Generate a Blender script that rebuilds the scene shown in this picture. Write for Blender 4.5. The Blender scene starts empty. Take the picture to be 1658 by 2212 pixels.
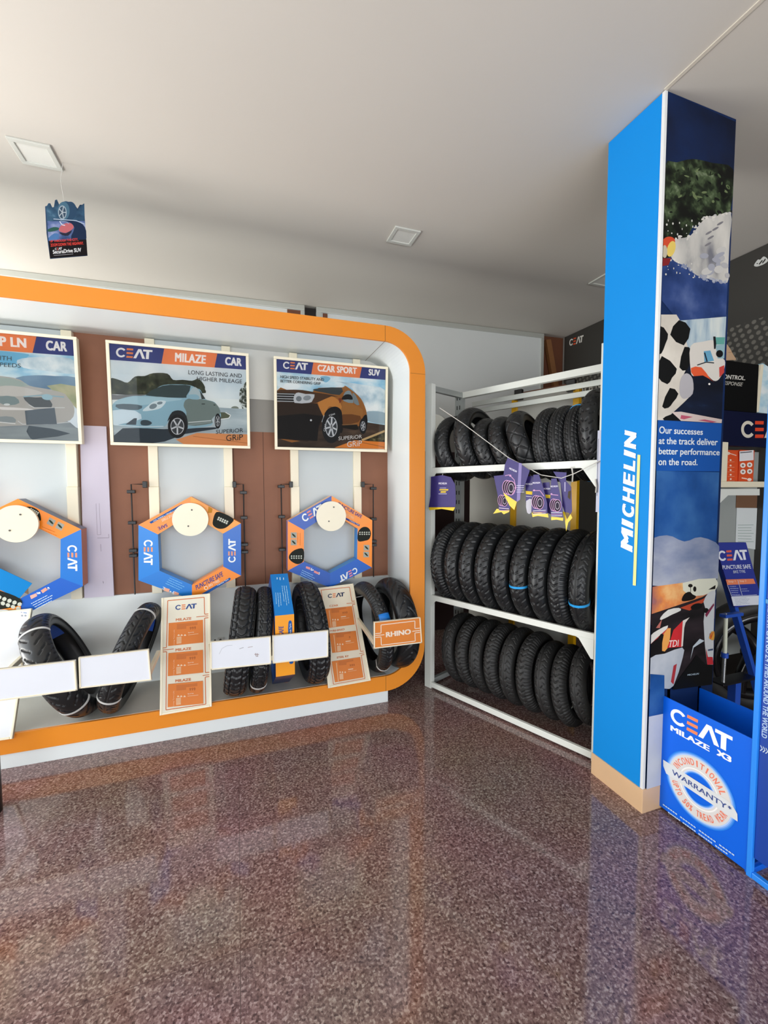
import bpy, math, random
from mathutils import Vector, Matrix
from mathutils.geometry import tessellate_polygon
random.seed(7)
SC = bpy.context.scene
COL = SC.collection
PI = math.pi

# ------------------------------------------------------------------ camera
FPX, YAW, PITCH, ROLL, EYE = 917.86, .331969, .0557782, -.00247758, 1.4
_f = Vector((math.sin(YAW)*math.cos(PITCH), math.cos(YAW)*math.cos(PITCH), -math.sin(PITCH)))
_r = Vector((math.cos(YAW), -math.sin(YAW), 0)); _u = _r.cross(_f)
CR = math.cos(ROLL)*_r + math.sin(ROLL)*_u; CU = -math.sin(ROLL)*_r + math.cos(ROLL)*_u; CF = _f
CAM = Vector((0, 0, EYE))
cd = bpy.data.cameras.new('camera'); cam = bpy.data.objects.new('camera', cd); COL.objects.link(cam)
cd.sensor_fit = 'HORIZONTAL'; cd.sensor_width = 36; cd.lens = 36*FPX/1658
cd.clip_start = .02; cd.clip_end = 100
cam.matrix_world = Matrix(((CR.x, CU.x, -CF.x, 0), (CR.y, CU.y, -CF.y, 0), (CR.z, CU.z, -CF.z, EYE), (0, 0, 0, 1)))
SC.camera = cam

# ------------------------------------------------------------------ light and exposure
SC.view_settings.view_transform = 'Standard'; SC.view_settings.look = 'None'
SC.view_settings.gamma = 1; SC.view_settings.use_curve_mapping = False
SC.view_settings.exposure = 0.62
w = bpy.data.worlds.new('sky'); SC.world = w; w.use_nodes = True
w.node_tree.nodes['Background'].inputs[0].default_value = (.86, .94, 1, 1)
w.node_tree.nodes['Background'].inputs[1].default_value = 1.4
def area(name, loc, target, sx, sy, power, col):
    l = bpy.data.lights.new(name, 'AREA'); l.shape = 'RECTANGLE'; l.size = sx; l.size_y = sy
    l.energy = power; l.color = col
    o = bpy.data.objects.new(name, l); COL.objects.link(o); o.location = loc
    o.rotation_euler = (Vector(target)-Vector(loc)).to_track_quat('-Z', 'Y').to_euler()
    return o
# daylight through the two open shop fronts: left of the display and behind the camera
area('daylight_left', (-3.42, 2.2, 1.25), (0, 2.0, 1.35), 2.7, 2.3, 34, (.95, .98, 1))
area('daylight_front', (.2, -3.36, 1.08), (.2, 0, 1.35), 5.6, 1.2, 100, (.97, .98, 1))
# added lamp low outside the left opening, aimed up to brighten the ceiling
area('ceiling_fill', (-3.75, 3.0, .05), (-1.0, 3.0, 2.8), 2.4, 1.2, 165, (1, .97, .90))

# ------------------------------------------------------------------ helpers
def lin(h):
    if isinstance(h, tuple): return h
    h = h.lstrip('#'); o = []
    for i in (0, 2, 4):
        c = int(h[i:i+2], 16)/255
        o.append(c/12.92 if c <= .04045 else ((c+.055)/1.055)**2.4)
    return (o[0], o[1], o[2], 1)
MATS = {}
def mat(name, col, rough=.5, metal=0, spec=.5, var=0, scale=30, bump=0, coat=0):
    """procedural material: colour with a little noise mottling"""
    if name in MATS: return MATS[name]
    m = bpy.data.materials.new(name); m.use_nodes = True; MATS[name] = m
    nt = m.node_tree; b = nt.nodes['Principled BSDF']
    c = lin(col)
    b.inputs['Base Color'].default_value = c; b.inputs['Roughness'].default_value = rough
    b.inputs['Metallic'].default_value = metal; b.inputs['Specular IOR Level'].default_value = spec
    if coat: b.inputs['Coat Weight'].default_value = coat; b.inputs['Coat Roughness'].default_value = .06
    if var or bump:
        tc = nt.nodes.new('ShaderNodeTexCoord'); n = nt.nodes.new('ShaderNodeTexNoise')
        n.inputs['Scale'].default_value = scale; n.inputs['Detail'].default_value = 5
        nt.links.new(tc.outputs['Object'], n.inputs['Vector'])
        if var:
            mx = nt.nodes.new('ShaderNodeMix'); mx.data_type = 'RGBA'
            mx.inputs[6].default_value = tuple(min(1, x*(1-var)) for x in c[:3])+(1,)
            mx.inputs[7].default_value = tuple(min(1, x*(1+var)) for x in c[:3])+(1,)
            nt.links.new(n.outputs['Fac'], mx.inputs[0]); nt.links.new(mx.outputs[2], b.inputs['Base Color'])
        if bump:
            bp = nt.nodes.new('ShaderNodeBump'); bp.inputs['Strength'].default_value = bump; bp.inputs['Distance'].default_value = .004
            nt.links.new(n.outputs['Fac'], bp.inputs['Height']); nt.links.new(bp.outputs[0], b.inputs['Normal'])
    return m
def nmat(name, cols, scale=6, stretch=(1, 1, 1), rough=.35, detail=6, rotz=0, dist=0):
    """printed picture texture: noise driven ramp between colours (pos, hex)"""
    if name in MATS: return MATS[name]
    m = bpy.data.materials.new(name); m.use_nodes = True; MATS[name] = m
    nt = m.node_tree; b = nt.nodes['Principled BSDF']; b.inputs['Roughness'].default_value = .55; b.inputs['Specular IOR Level'].default_value = .15
    tc = nt.nodes.new('ShaderNodeTexCoord'); mp = nt.nodes.new('ShaderNodeMapping')
    mp.inputs['Scale'].default_value = stretch; mp.inputs['Rotation'].default_value = (0, rotz, 0)
    n = nt.nodes.new('ShaderNodeTexNoise'); n.inputs['Scale'].default_value = scale; n.inputs['Detail'].default_value = detail
    n.inputs['Distortion'].default_value = dist
    cr = nt.nodes.new('ShaderNodeValToRGB'); el = cr.color_ramp.elements
    while len(el) < len(cols): el.new(.5)
    for e, (p, h) in zip(el, cols): e.position = p; e.color = lin(h)
    L = nt.links.new
    L(tc.outputs['Object'], mp.inputs[0]); L(mp.outputs[0], n.inputs['Vector']); L(n.outputs['Fac'], cr.inputs[0]); L(cr.outputs[0], b.inputs['Base Color'])
    return m
def ink(h, rough=.3): return mat('ink_'+h.lstrip('#'), h, .55, spec=.15)

LOC = {}
class MB:
    def __init__(s): s.v = []; s.f = []; s.mi = []; s.mats = []; s.sm = []
    def m(s, m):
        if m not in s.mats: s.mats.append(m)
        return s.mats.index(m)
    def add(s, vs, fs, m, smooth=False):
        o = len(s.v); s.v += [tuple(v) for v in vs]; k = s.m(m)
        for f in fs: s.f.append(tuple(o+i for i in f)); s.mi.append(k); s.sm.append(smooth)
        return s
    def box(s, lo, hi, m):
        x0, y0, z0 = lo; x1, y1, z1 = hi
        return s.hexa([(x0, y0, z0), (x1, y0, z0), (x1, y1, z0), (x0, y1, z0), (x0, y0, z1), (x1, y0, z1), (x1, y1, z1), (x0, y1, z1)], m)
    def hexa(s, p, m):
        return s.add(p, [(3, 2, 1, 0), (4, 5, 6, 7), (0, 1, 5, 4), (1, 2, 6, 5), (2, 3, 7, 6), (3, 0, 4, 7)], m)
    def slab(s, q, n, t, m):
        """quad q (BL,BR,TR,TL) as the front, thickness t going along -n"""
        n = Vector(n).normalized(); q = [Vector(a) for a in q]; b = [a-n*t for a in q]
        return s.add(q+b, [(0, 1, 2, 3), (7, 6, 5, 4), (0, 4, 5, 1), (1, 5, 6, 2), (2, 6, 7, 3), (3, 7, 4, 0)], m)
    def bar(s, p0, p1, a, b, wa, wb, m):
        """box bar from p0 to p1 with half widths wa, wb along a and b"""
        p0 = Vector(p0); p1 = Vector(p1); a = Vector(a)*wa; b = Vector(b)*wb
        return s.hexa([p0-a-b, p0+a-b, p0+a+b, p0-a+b, p1-a-b, p1+a-b, p1+a+b, p1-a+b], m)
    def prism(s, pts, n, t, m, side=None):
        """planar polygon pts (front) extruded by t along -n"""
        n = Vector(n).normalized(); P = [Vector(p) for p in pts]; B = [p-n*t for p in P]; k = len(P)
        tri = tessellate_polygon([P])
        s.add(P+B, [tuple(t_) for t_ in tri]+[tuple(i+k for i in reversed(t_)) for t_ in tri], m)
        s.add(P+B, [(i, i+k, (i+1) % k+k, (i+1) % k) for i in range(k)], side or m)
        return s
    def tube(s, pts, r, m, n=10, closed=False, caps=True):
        P = [Vector(p) for p in pts]; k = len(P); V = []
        up = None
        for i, p in enumerate(P):
            t = (P[(i+1) % k]-P[i-1]) if closed or 0 < i < k-1 else (P[1]-P[0] if i == 0 else P[-1]-P[-2])
            t.normalize()
            if up is None: up = Vector((0, 0, 1)) if abs(t.z) < .9 else Vector((1, 0, 0))
            a = t.cross(up).normalized(); up = a.cross(t).normalized()
            rr = r[i] if isinstance(r, (list, tuple)) else r
            V += [p+a*rr*math.cos(2*PI*j/n)+up*rr*math.sin(2*PI*j/n) for j in range(n)]
        F = []
        for i in range(k if closed else k-1):
            for j in range(n): F.append((i*n+j, i*n+(j+1) % n, ((i+1) % k)*n+(j+1) % n, ((i+1) % k)*n+j))
        s.add(V, F, m, True)
        if caps and not closed: s.add(V[:n], [tuple(range(n))[::-1]], m); s.add(V[-n:], [tuple(range(n))], m)
        return s
    def cyl(s, p0, p1, r, m, n=32): return s.tube([p0, p1], r, m, n)
    def build(s, name, parent=None, loc=None, bevel=0, seg=2):
        base = Vector(loc) if loc is not None else (LOC[parent.name] if parent else Vector((0, 0, 0)))
        me = bpy.data.meshes.new(name)
        me.from_pydata([tuple(Vector(v)-base) for v in s.v], [], s.f)
        for m in s.mats: me.materials.append(m)
        me.polygons.foreach_set('material_index', s.mi); me.polygons.foreach_set('use_smooth', s.sm)
        me.update()
        o = bpy.data.objects.new(name, me); COL.objects.link(o)
        if parent: o.parent = parent; o.location = base-LOC[parent.name]
        else: o.location = base
        LOC[o.name] = base
        if bevel:
            b = o.modifiers.new('bevel', 'BEVEL'); b.width = bevel; b.segments = seg; b.limit_method = 'ANGLE'
        return o
def tag(o, label=None, cat=None, group=None, kind=None):
    if label: o['label'] = label
    if cat: o['category'] = cat
    if group: o['group'] = group
    if kind: o['kind'] = kind
    return o
def thing(name, label, cat, loc=(0, 0, 0), group=None, kind=None):
    o = bpy.data.objects.new(name, None); COL.objects.link(o); o.location = loc; o.empty_display_size = .05
    LOC[o.name] = Vector(loc)
    return tag(o, label, cat, group, kind)

# ------------------------------------------------------------------ measuring: a photo pixel met with a real plane
def ray(px, py): return CF + CR*((px-829)/FPX) - CU*((py-1106)/FPX)
def hit(px, py, P, N):
    d = ray(px, py); N = Vector(N); return CAM + d*(N.dot(Vector(P)-CAM)/N.dot(d))
def floor_pt(px, py, z=0):
    d = ray(px, py); return CAM + d*((z-EYE)/d.z)

# ------------------------------------------------------------------ flat artwork and lettering
_TX = {}
def text_geo(s, bold=.0, shear=0, spacing=1.0):
    k = (s, bold, shear, spacing)
    if k not in _TX:
        cu = bpy.data.curves.new('t', 'FONT'); cu.body = s; cu.offset = 0; cu.shear = shear; cu.space_character = spacing
        cu.resolution_u = 3
        o = bpy.data.objects.new('t', cu); COL.objects.link(o)
        dg = bpy.context.evaluated_depsgraph_get(); me = bpy.data.meshes.new_from_object(o.evaluated_get(dg))
        V = [v.co.copy() for v in me.vertices]; F = [tuple(p.vertices) for p in me.polygons]
        bpy.data.objects.remove(o); bpy.data.curves.remove(cu); bpy.data.meshes.remove(me)
        LZ = [0]*len(V)
        if bold:                                   # heavier strokes: the same outlines laid side by side
            V0, F0, k0 = V, F, len(V); V, F = [], []; LZ = []
            for j, (dx, dy) in enumerate(((-1, -.5), (1, -.5), (1, .5), (-1, .5), (0, 0))):
                LZ += [j*.00005]*k0; V += [v+Vector((dx*bold, dy*bold, 0)) for v in V0]; F += [tuple(i+j*k0 for i in f) for f in F0]
        x0 = min(v.x for v in V); x1 = max(v.x for v in V); y0 = min(v.y for v in V); y1 = max(v.y for v in V)
        _TX[k] = ([((v.x-x0)/(x1-x0), (v.y-y0)/(y1-y0)) for v in V], F, LZ)
    return _TX[k]
def smooth(P, n=5):
    out = []; k = len(P)
    for i in range(k):
        a, b, c, d = P[i-1], P[i], P[(i+1) % k], P[(i+2) % k]
        for j in range(n):
            t = j/n
            out.append(tuple(.5*((2*b[q])+(-a[q]+c[q])*t+(2*a[q]-5*b[q]+4*c[q]-d[q])*t*t+(-a[q]+3*b[q]-3*c[q]+d[q])*t**3) for q in (0, 1)))
    return out
_CE = []
def _ceat():
    P = [('c', [(.145+.145*math.cos(a)*1.0, .5+.5*math.sin(a)) for a in [math.radians(38+x*284/24) for x in range(25)]] +
               [(.145+.088*math.cos(a), .5+.31*math.sin(a)) for a in [math.radians(322-x*284/24) for x in range(25)]])]
    for y in (.0, .4, .8): P.append(('e', [(.29, y), (.47, y), (.475, y+.2), (.295, y+.2)]))
    P.append(('c', [(.485, 0), (.61, 1), (.69, 1), (.815, 0), (.735, 0), (.65, .74), (.565, 0)]))
    P.append(('c', [(.745, 1), (1, 1), (1, .79), (.915, .79), (.915, 0), (.835, 0), (.835, .79), (.745, .79)]))
    return P
def clip_quad(V, Q, N):
    c = sum(Q, Vector())/len(Q)
    for i in range(len(Q)):
        a, b = Q[i], Q[(i+1) % len(Q)]; m = N.cross(b-a)
        if m.dot(c-a) < 0: m = -m
        out = []
        for j in range(len(V)):
            p, q = V[j-1], V[j]; dp, dq = m.dot(p-a), m.dot(q-a)
            if (dp < 0) != (dq < 0): out.append(p+(q-p)*(dp/(dp-dq)))
            if dq >= 0: out.append(q)
        V = out
        if not V: break
    return V
class Art:
    """flat print on the plane (P,N); coordinates are read off a crop of the photo: x0,y0 corner and scale"""
    def __init__(s, P, N, x0=0, y0=0, sc=1, eps=.0001, start=.0002):
        s.P = Vector(P); s.N = Vector(N).normalized(); s.c = (x0, y0, sc); s.mb = MB(); s.k = start; s.eps = eps
        if s.N.dot(CAM-s.P) < 0: s.N = -s.N
    def crop(s, x0, y0, sc): s.c = (x0, y0, sc); return s
    def p(s, x, y): return hit(s.c[0]+x/s.c[2], s.c[1]+y/s.c[2], s.P, s.N)
    def _put(s, V, F, m, LZ=None):
        o = s.N*s.k; s.k += s.eps+(max(LZ) if LZ else 0)
        s.mb.add([Vector(v)+o+(s.N*LZ[i] if LZ else Vector((0, 0, 0))) for i, v in enumerate(V)], F, m)
    clip = None
    def poly(s, pts, col, sm=0):
        if sm: pts = smooth(pts, sm)
        if s.clip:                                 # trim to the printed sheet (world space convex quad on the plane)
            V = clip_quad([s.p(*q) for q in pts], s.clip, s.N)
            if len(V) < 3: return s
            s._put(V, [tuple(t) for t in tessellate_polygon([V])], ink(col) if isinstance(col, str) else col); return s
        V = [s.p(*q) for q in pts]
        s._put(V, [tuple(t) for t in tessellate_polygon([V])], ink(col) if isinstance(col, str) else col); return s
    def ell(s, x, y, rx, ry, col, rot=0, n=36):
        c, d = math.cos(math.radians(rot)), math.sin(math.radians(rot))
        return s.poly([(x+rx*math.cos(a)*c-ry*math.sin(a)*d, y+rx*math.cos(a)*d+ry*math.sin(a)*c) for a in [2*PI*i/n for i in range(n)]], col)
    def line(s, pts, w, col):
        for (ax, ay), (bx, by) in zip(pts, pts[1:]):
            L = math.hypot(bx-ax, by-ay) or 1; nx, ny = -(by-ay)/L*w/2, (bx-ax)/L*w/2
            s.poly([(ax+nx, ay+ny), (bx+nx, by+ny), (bx-nx, by-ny), (ax-nx, ay-ny)], col); s.k -= s.eps
        s.k += s.eps; return s
    def quad(s, q, U):
        """bilinear place in crop quad q = BL,BR,TR,TL"""
        a, b, c, d = q
        return [s.p(*((a[i]*(1-u)+b[i]*u)*(1-v)+(d[i]*(1-u)+c[i]*u)*v for i in (0, 1))) for u, v in U]
    def text(s, st, q, col, bold=.02, shear=0, spacing=1.0):
        if len(q) == 3: q = (q[0], q[1], (q[1][0]+q[2][0]-q[0][0], q[1][1]+q[2][1]-q[0][1]), q[2])
        U, F, LZ = text_geo(st, bold, shear, spacing)
        s._put(s.quad(q, U), F, ink(col) if isinstance(col, str) else col, LZ); return s
    def ceat(s, q, c1, c2):
        if len(q) == 3: q = (q[0], q[1], (q[1][0]+q[2][0]-q[0][0], q[1][1]+q[2][1]-q[0][1]), q[2])
        for t, P in _ceat():
            V = s.quad(q, P); s._put(V, [tuple(x) for x in tessellate_polygon([V])], ink(c1 if t == 'c' else c2)); s.k -= s.eps
        s.k += s.eps; return s
    def build(s, name, parent, loc=None): return s.mb.build(name, parent, loc)

# ------------------------------------------------------------------ materials
BACKW = mat('backing_white', '#c2cacb', .4, var=.02, scale=4)
WHITE = mat('white_laminate', '#e4eaea', .35, var=.02, scale=4)
WALLW = mat('white_paint', '#d9d8d2', .7, var=.03, scale=3)
CEILM = mat('ceiling_paint', '#cdc8bf', .8, var=.04, scale=1.2, bump=.02)
CREAM = mat('cream_enamel', '#efe6cc', .35, var=.03, scale=8)
ORANGE = mat('orange_laminate', '#ec9028', .35, var=.03, scale=5)
BROWN = mat('brown_hardboard', '#8a5a41', .6, var=.12, scale=9)
GREYB = mat('grey_board', '#8d8b86', .6, var=.04, scale=4)
LAV = mat('lavender_board', '#cbc3d2', .5, var=.05, scale=5)
RACKW = mat('rack_enamel', '#e3e6df', .35, var=.03, scale=12)
RACKG = mat('rack_steel', '#a9aeac', .4, .3, var=.04, scale=12)
BLACKP = mat('black_plastic', '#121213', .4)
RUBBER = mat('rubber', '#1b1d1f', .40, var=.12, scale=18)
RUBBER2 = mat('rubber_dusty', '#232323', .55, var=.15, scale=14)
BLUEP = mat('blue_vinyl', '#0089dc', .55, spec=.25, var=.02, scale=3)
STANDB = mat('stand_blue', '#0064e2', .45, spec=.3, var=.03, scale=6)
STANDN = mat('stand_navy', '#0b3f9c', .4, var=.04, scale=6)
NAVY = '#26367a'; CORANGE = '#e88148'
WOODT = mat('wood_laminate', '#d9b48c', .45, var=.1, scale=7)
PLY = mat('plywood', '#6d4028', .6, var=.15, scale=7)
STEEL = mat('steel', '#b9bcbc', .3, .9)
ALU = mat('aluminium', '#c4c6bf', .45, .4)
KRAFT = mat('kraft_card', '#b08e68', .7, var=.05, scale=20)
YEL = mat('yellow_paint', '#f0b400', .4, var=.04, scale=9)
STRING = mat('string', '#cfcdc6', .7)

def granite():
    m = bpy.data.materials.new('polished_granite'); m.use_nodes = True
    nt = m.node_tree; b = nt.nodes['Principled BSDF']; L = nt.links.new
    tc = nt.nodes.new('ShaderNodeTexCoord')
    def noise(s, d=4):
        n = nt.nodes.new('ShaderNodeTexNoise'); n.inputs['Scale'].default_value = s; n.inputs['Detail'].default_value = d
        L(tc.outputs['Object'], n.inputs['Vector']); return n
    vo = nt.nodes.new('ShaderNodeTexVoronoi'); vo.inputs['Scale'].default_value = 150; L(tc.outputs['Object'], vo.inputs['Vector'])
    sep = nt.nodes.new('ShaderNodeSeparateColor'); L(vo.outputs['Color'], sep.inputs[0])
    n1 = noise(110, 3)
    add = nt.nodes.new('ShaderNodeMath'); add.operation = 'MULTIPLY_ADD'; add.inputs[1].default_value = .45
    L(sep.outputs[0], add.inputs[0]); L(n1.outputs['Fac'], add.inputs[2])
    cr = nt.nodes.new('ShaderNodeValToRGB'); e = cr.color_ramp.elements
    for _ in range(3): e.new(.5)
    for x, (p, h) in zip(e, [(.36, '#4a3534'), (.54, '#6e5350'), (.68, '#826561'), (.84, '#977a75'), (1.0, '#bda69f')]): x.position = p; x.color = lin(h)
    L(add.outputs[0], cr.inputs[0])
    n2 = noise(2.2, 3)
    mx = nt.nodes.new('ShaderNodeMix'); mx.data_type = 'RGBA'; mx.blend_type = 'MULTIPLY'; mx.inputs[0].default_value = .35
    L(cr.outputs[0], mx.inputs[6]); L(n2.outputs['Color'], mx.inputs[7])
    br = nt.nodes.new('ShaderNodeTexBrick'); br.offset = 0; br.inputs['Scale'].default_value = 1
    br.inputs['Brick Width'].default_value = 1.62; br.inputs['Row Height'].default_value = 1.62; br.inputs['Mortar Size'].default_value = .0012; br.inputs['Mortar Smooth'].default_value = .1
    mp = nt.nodes.new('ShaderNodeMapping'); mp.inputs['Location'].default_value = (.02, .33, 0)
    L(tc.outputs['Object'], mp.inputs[0]); L(mp.outputs[0], br.inputs[0])
    m2 = nt.nodes.new('ShaderNodeMix'); m2.data_type = 'RGBA'; m2.inputs[7].default_value = lin('#5a4643')
    L(br.outputs['Fac'], m2.inputs[0]); L(mx.outputs[2], m2.inputs[6]); L(m2.outputs[2], b.inputs['Base Color'])
    n3 = noise(40, 3); rr = nt.nodes.new('ShaderNodeMapRange'); rr.inputs[3].default_value = .05; rr.inputs[4].default_value = .11
    L(n3.outputs['Fac'], rr.inputs[0]); L(rr.outputs[0], b.inputs['Roughness'])
    n4 = noise(9, 2); bp = nt.nodes.new('ShaderNodeBump'); bp.inputs['Strength'].default_value = .02; bp.inputs['Distance'].default_value = .01
    L(n4.outputs['Fac'], bp.inputs['Height']); L(bp.outputs[0], b.inputs['Normal'])
    b.inputs['IOR'].default_value = 1.6
    return m
def struct(mb, name, **k): return tag(mb.build(name, **k), kind='structure')

# ------------------------------------------------------------------ the setting
CZ = 2.96; XW = 3.25; YW = 3.72
struct(MB().box((-3.4, -3.3, -.1), (XW+.1, YW+.1, 0), granite()), 'floor')
struct(MB().box((-3.4, -3.3, CZ), (XW+.1, YW+.1, CZ+.12), CEILM), 'ceiling')
def PVf(x): return 3.735-.042*(x-.63)                      # the back partition runs slightly askew
def ybox(mb, x0, x1, d0, d1, z0, z1, m):
    return mb.hexa([(x0, PVf(x0)+d0, z0), (x1, PVf(x1)+d0, z0), (x1, PVf(x1)+d1, z0), (x0, PVf(x0)+d1, z0), (x0, PVf(x0)+d0, z1), (x1, PVf(x1)+d0, z1), (x1, PVf(x1)+d1, z1), (x0, PVf(x0)+d1, z1)], m)
wb = ybox(MB(), -3.4, XW, .05, .15, 0, 1.75, mat('dark_maroon', '#2b1614', .7, var=.1, scale=5)); ybox(wb, -3.4, XW, .05, .15, 1.75, 2.02, GREYB); ybox(wb, -3.4, XW, .05, .15, 2.02, CZ, PLY)
struct(wb, 'wall_back')
struct(MB().box((XW, -3.3, 0), (XW+.1, YW+.1, CZ), mat('right_wall_paint', '#b9bab4', .6, var=.03, scale=3)), 'wall_right')
struct(MB().box((-3.5, -3.3, 0), (-3.4, .2, CZ), WALLW), 'added_wall_left')  # unseen wall, added to narrow the left opening and darken the near ceiling
struct(MB().box((-3.4, -3.4, 0), (XW, -3.3, .45), mat('added_wall_paint', '#6f665f', .7, var=.05, scale=3)).box((-1.7, -3.4, 1.72), (XW, -3.3, CZ), MATS['added_wall_paint']), 'added_wall_front')  # unseen sill and lintel, added so the poster panes reflect something dark
# gypsum joint running over the floor plan from the pillar towards the viewer
struct(MB().box((1.612, -3.3, CZ-.004), (1.626, 1.30, CZ+.01), mat('joint_paint', '#cfc8ba', .8)), 'trim_1')

# white partition panels high on the back wall with aluminium edging
def partition(x0, x1, z0, label, right_edge=False, left_edge=False):
    xm = (x0+x1)/2
    t = thing('wall_panel', label, 'wall panel', (xm, PVf(xm), z0))
    ybox(MB(), x0, x1, 0, .03, z0, CZ-.045, mat('panel_white', '#dcdfdd', .5, var=.03, scale=3)).build('board', t)
    f = ybox(MB(), x0, x1, -.012, .03, CZ-.045, CZ-.001, ALU)
    if right_edge: ybox(f, x1-.035, x1, -.012, 0, z0, CZ-.045, ALU)
    if left_edge: ybox(f, x0, x0+.045, -.012, 0, z0, CZ-.045, ALU)
    f.build('edge_trim', t, bevel=.003)
    return t
p = partition(-3.2, .575, 1.9, 'white wall panel above the orange display, left of the dark gap', right_edge=True)
ybox(MB(), .43, .54, -.008, 0, 2.55, CZ-.05, PLY).build('wood_batten', p)
p = partition(.675, 2.97, 1.98, 'long pale wall panel with aluminium trim right of the dark gap', right_edge=True, left_edge=True)
ybox(MB(), .73, .77, -.008, 0, 2.5, CZ-.05, PLY).build('wood_batten', p)
tag(ybox(MB(), .575, .675, .02, .05, 1.9, CZ-.01, mat('dark_gap', '#17100e', .7)).build('gap_strip', loc=(.625, PVf(.62)+.035, 1.9)), 'dark upright strip in the gap between two white wall panels', 'strip')
SY = PVf(3.1)+.02
tag(MB().bar((3.03, SY, CZ-.05), (3.2, SY, 2.2), (.97, 0, .2), (0, 1, 0), .03, .02, mat('strut_wood', '#8a5c34', .6, var=.1)).build('wooden_strut', loc=(3.1, SY, 2.2)), 'slanting wooden strut in the corner beside the black mural', 'strut')

# black printed mural on the right wall (flat board)
mural = thing('wall_mural', 'black printed mural along the right wall with dotted pattern and white letters', 'mural', (XW, 2.4, 2.0))
MX = XW-.012
dots = bpy.data.materials.new('mural_black'); dots.use_nodes = True
nt = dots.node_tree; b_ = nt.nodes['Principled BSDF']; b_.inputs['Roughness'].default_value = .5
tc = nt.nodes.new('ShaderNodeTexCoord'); mp = nt.nodes.new('ShaderNodeMapping'); vo = nt.nodes.new('ShaderNodeTexVoronoi')
mp.inputs['Scale'].default_value = (0, 1, 1); mp.inputs['Rotation'].default_value = (math.radians(20), 0, 0)
vo.inputs['Scale'].default_value = 24; vo.inputs['Randomness'].default_value = 0
cr = nt.nodes.new('ShaderNodeValToRGB'); cr.color_ramp.elements[0].position = .28; cr.color_ramp.elements[0].color = lin('#6a675f'); cr.color_ramp.elements[1].position = .36; cr.color_ramp.elements[1].color = lin('#35332f')
gr = nt.nodes.new('ShaderNodeSeparateXYZ'); ms = nt.nodes.new('ShaderNodeMath'); ms.operation = 'LESS_THAN'; ms.inputs[1].default_value = .50
mx = nt.nodes.new('ShaderNodeMix'); mx.data_type = 'RGBA'; mx.inputs[6].default_value = lin('#35332f')
L = nt.links.new
L(tc.outputs['Object'], mp.inputs[0]); L(mp.outputs[0], vo.inputs['Vector']); L(vo.outputs['Distance'], cr.inputs[0])
L(tc.outputs['Object'], gr.inputs[0]); L(gr.outputs[2], ms.inputs[0]); m3_ = nt.nodes.new('ShaderNodeMath'); m3_.operation = 'GREATER_THAN'; m3_.inputs[1].default_value = .12; m4_ = nt.nodes.new('ShaderNodeMath'); m4_.operation = 'MULTIPLY'
L(gr.outputs[2], m3_.inputs[0]); L(m3_.outputs[0], m4_.inputs[0]); L(ms.outputs[0], m4_.inputs[1]); L(m4_.outputs[0], mx.inputs[0]); L(cr.outputs[0], mx.inputs[7]); L(mx.outputs[2], b_.inputs['Base Color'])
MB().box((MX, .2, .0), (XW-.001, 3.64, CZ-.004), dots).build('mural_board', mural)
a = Art((MX, 0, 0), (-1, 0, 0)).crop(900, 680, 3.856)
a.ceat(((1268, 262), (1382, 225), (1388, 168), (1270, 205)), '#d8d5cc', '#d8532e')
a.text('TCH TO', ((1368, 672), (1545, 600), (1545, 530), (1364, 600)), '#c9c5ba', .03)
a.crop(1560, 500, 7.378)
a.poly([(500, 540), (560, 450), (600, 450), (650, 400), (700, 420), (723, 470), (660, 520), (600, 545), (545, 560)], '#cfd0cc', 3)
a.poly([(590, 530), (640, 470), (630, 450), (575, 520)], '#35332f').poly([(640, 512), (690, 450), (680, 428), (628, 500)], '#35332f').ell(553, 512, 12, 8, '#35332f')
a.poly([(-60, 2030), (-40, 1760), (40, 1770), (110, 1850), (170, 1960), (215, 2040), (150, 2050)], '#d9b492', 4)
a.line([(90, 1930), (150, 1925)], 6, '#b98a68')
a.build('lettering', mural)

# recessed square ceiling lights
def ceiling_light(x, y, label, s=.16):
    t = thing('ceiling_light', label, 'ceiling light', (x, y, CZ), 'square ceiling lights')
    h = s/2; i = h-.022
    f = MB()
    for lo, hi in (((-h, -h), (h, -i)), ((-h, i), (h, h)), ((-h, -i), (-i, i)), ((i, -i), (h, i))):
        f.box((x+lo[0], y+lo[1], CZ-.009), (x+hi[0], y+hi[1], CZ), mat('lamp_frame', '#cfd0c8', .4))
    f.build('frame', t, bevel=.002)
    MB().box((x-i, y-i, CZ-.004), (x+i, y+i, CZ-.001), mat('diffuser', '#e3e3dc', .3)).build('diffuser', t)
ceiling_light(-.853, 2.482, 'square ceiling light above the hanging tyre poster', .165)
ceiling_light(1.004, 2.532, 'square ceiling light in the middle of the ceiling', .165)
ceiling_light(2.65, 2.56, 'square ceiling light half hidden behind the blue pillar', .17)

# ------------------------------------------------------------------ pillar
PX0, PX1, PY0, PY1 = 1.620, 2.03, 1.300, 1.570
pil = thing('pillar', 'square pillar wrapped in a blue lettered panel and a racing print', 'pillar', ((PX0+PX1)/2, (PY0+PY1)/2, 0), kind='structure')
MB().box((PX0+.012, PY0+.012, 0), (PX1, PY1, CZ), WALLW).build('shaft', pil)
sk = MB().box((PX0-.006, PY0-.006, 0), (PX1, PY1+.004, .105), WOODT)
sk.build('wooden_plinth', pil, bevel=.002)
bp = MB().box((PX0, PY0+.012, .105), (PX0+.012, PY1, CZ-.003), BLUEP).build('blue_panel', pil)
MB().box((PX0-.001, PY0-.001, .105), (PX0+.012, PY0+.012, CZ-.003), mat('white_edge', '#e4e6e6', .4)).build('corner_trim', pil)
a = Art((PX0, 0, 0), (-1, 0, 0)).crop(1280, 900, 5.82)
WH = '#f4f6f4'
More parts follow.
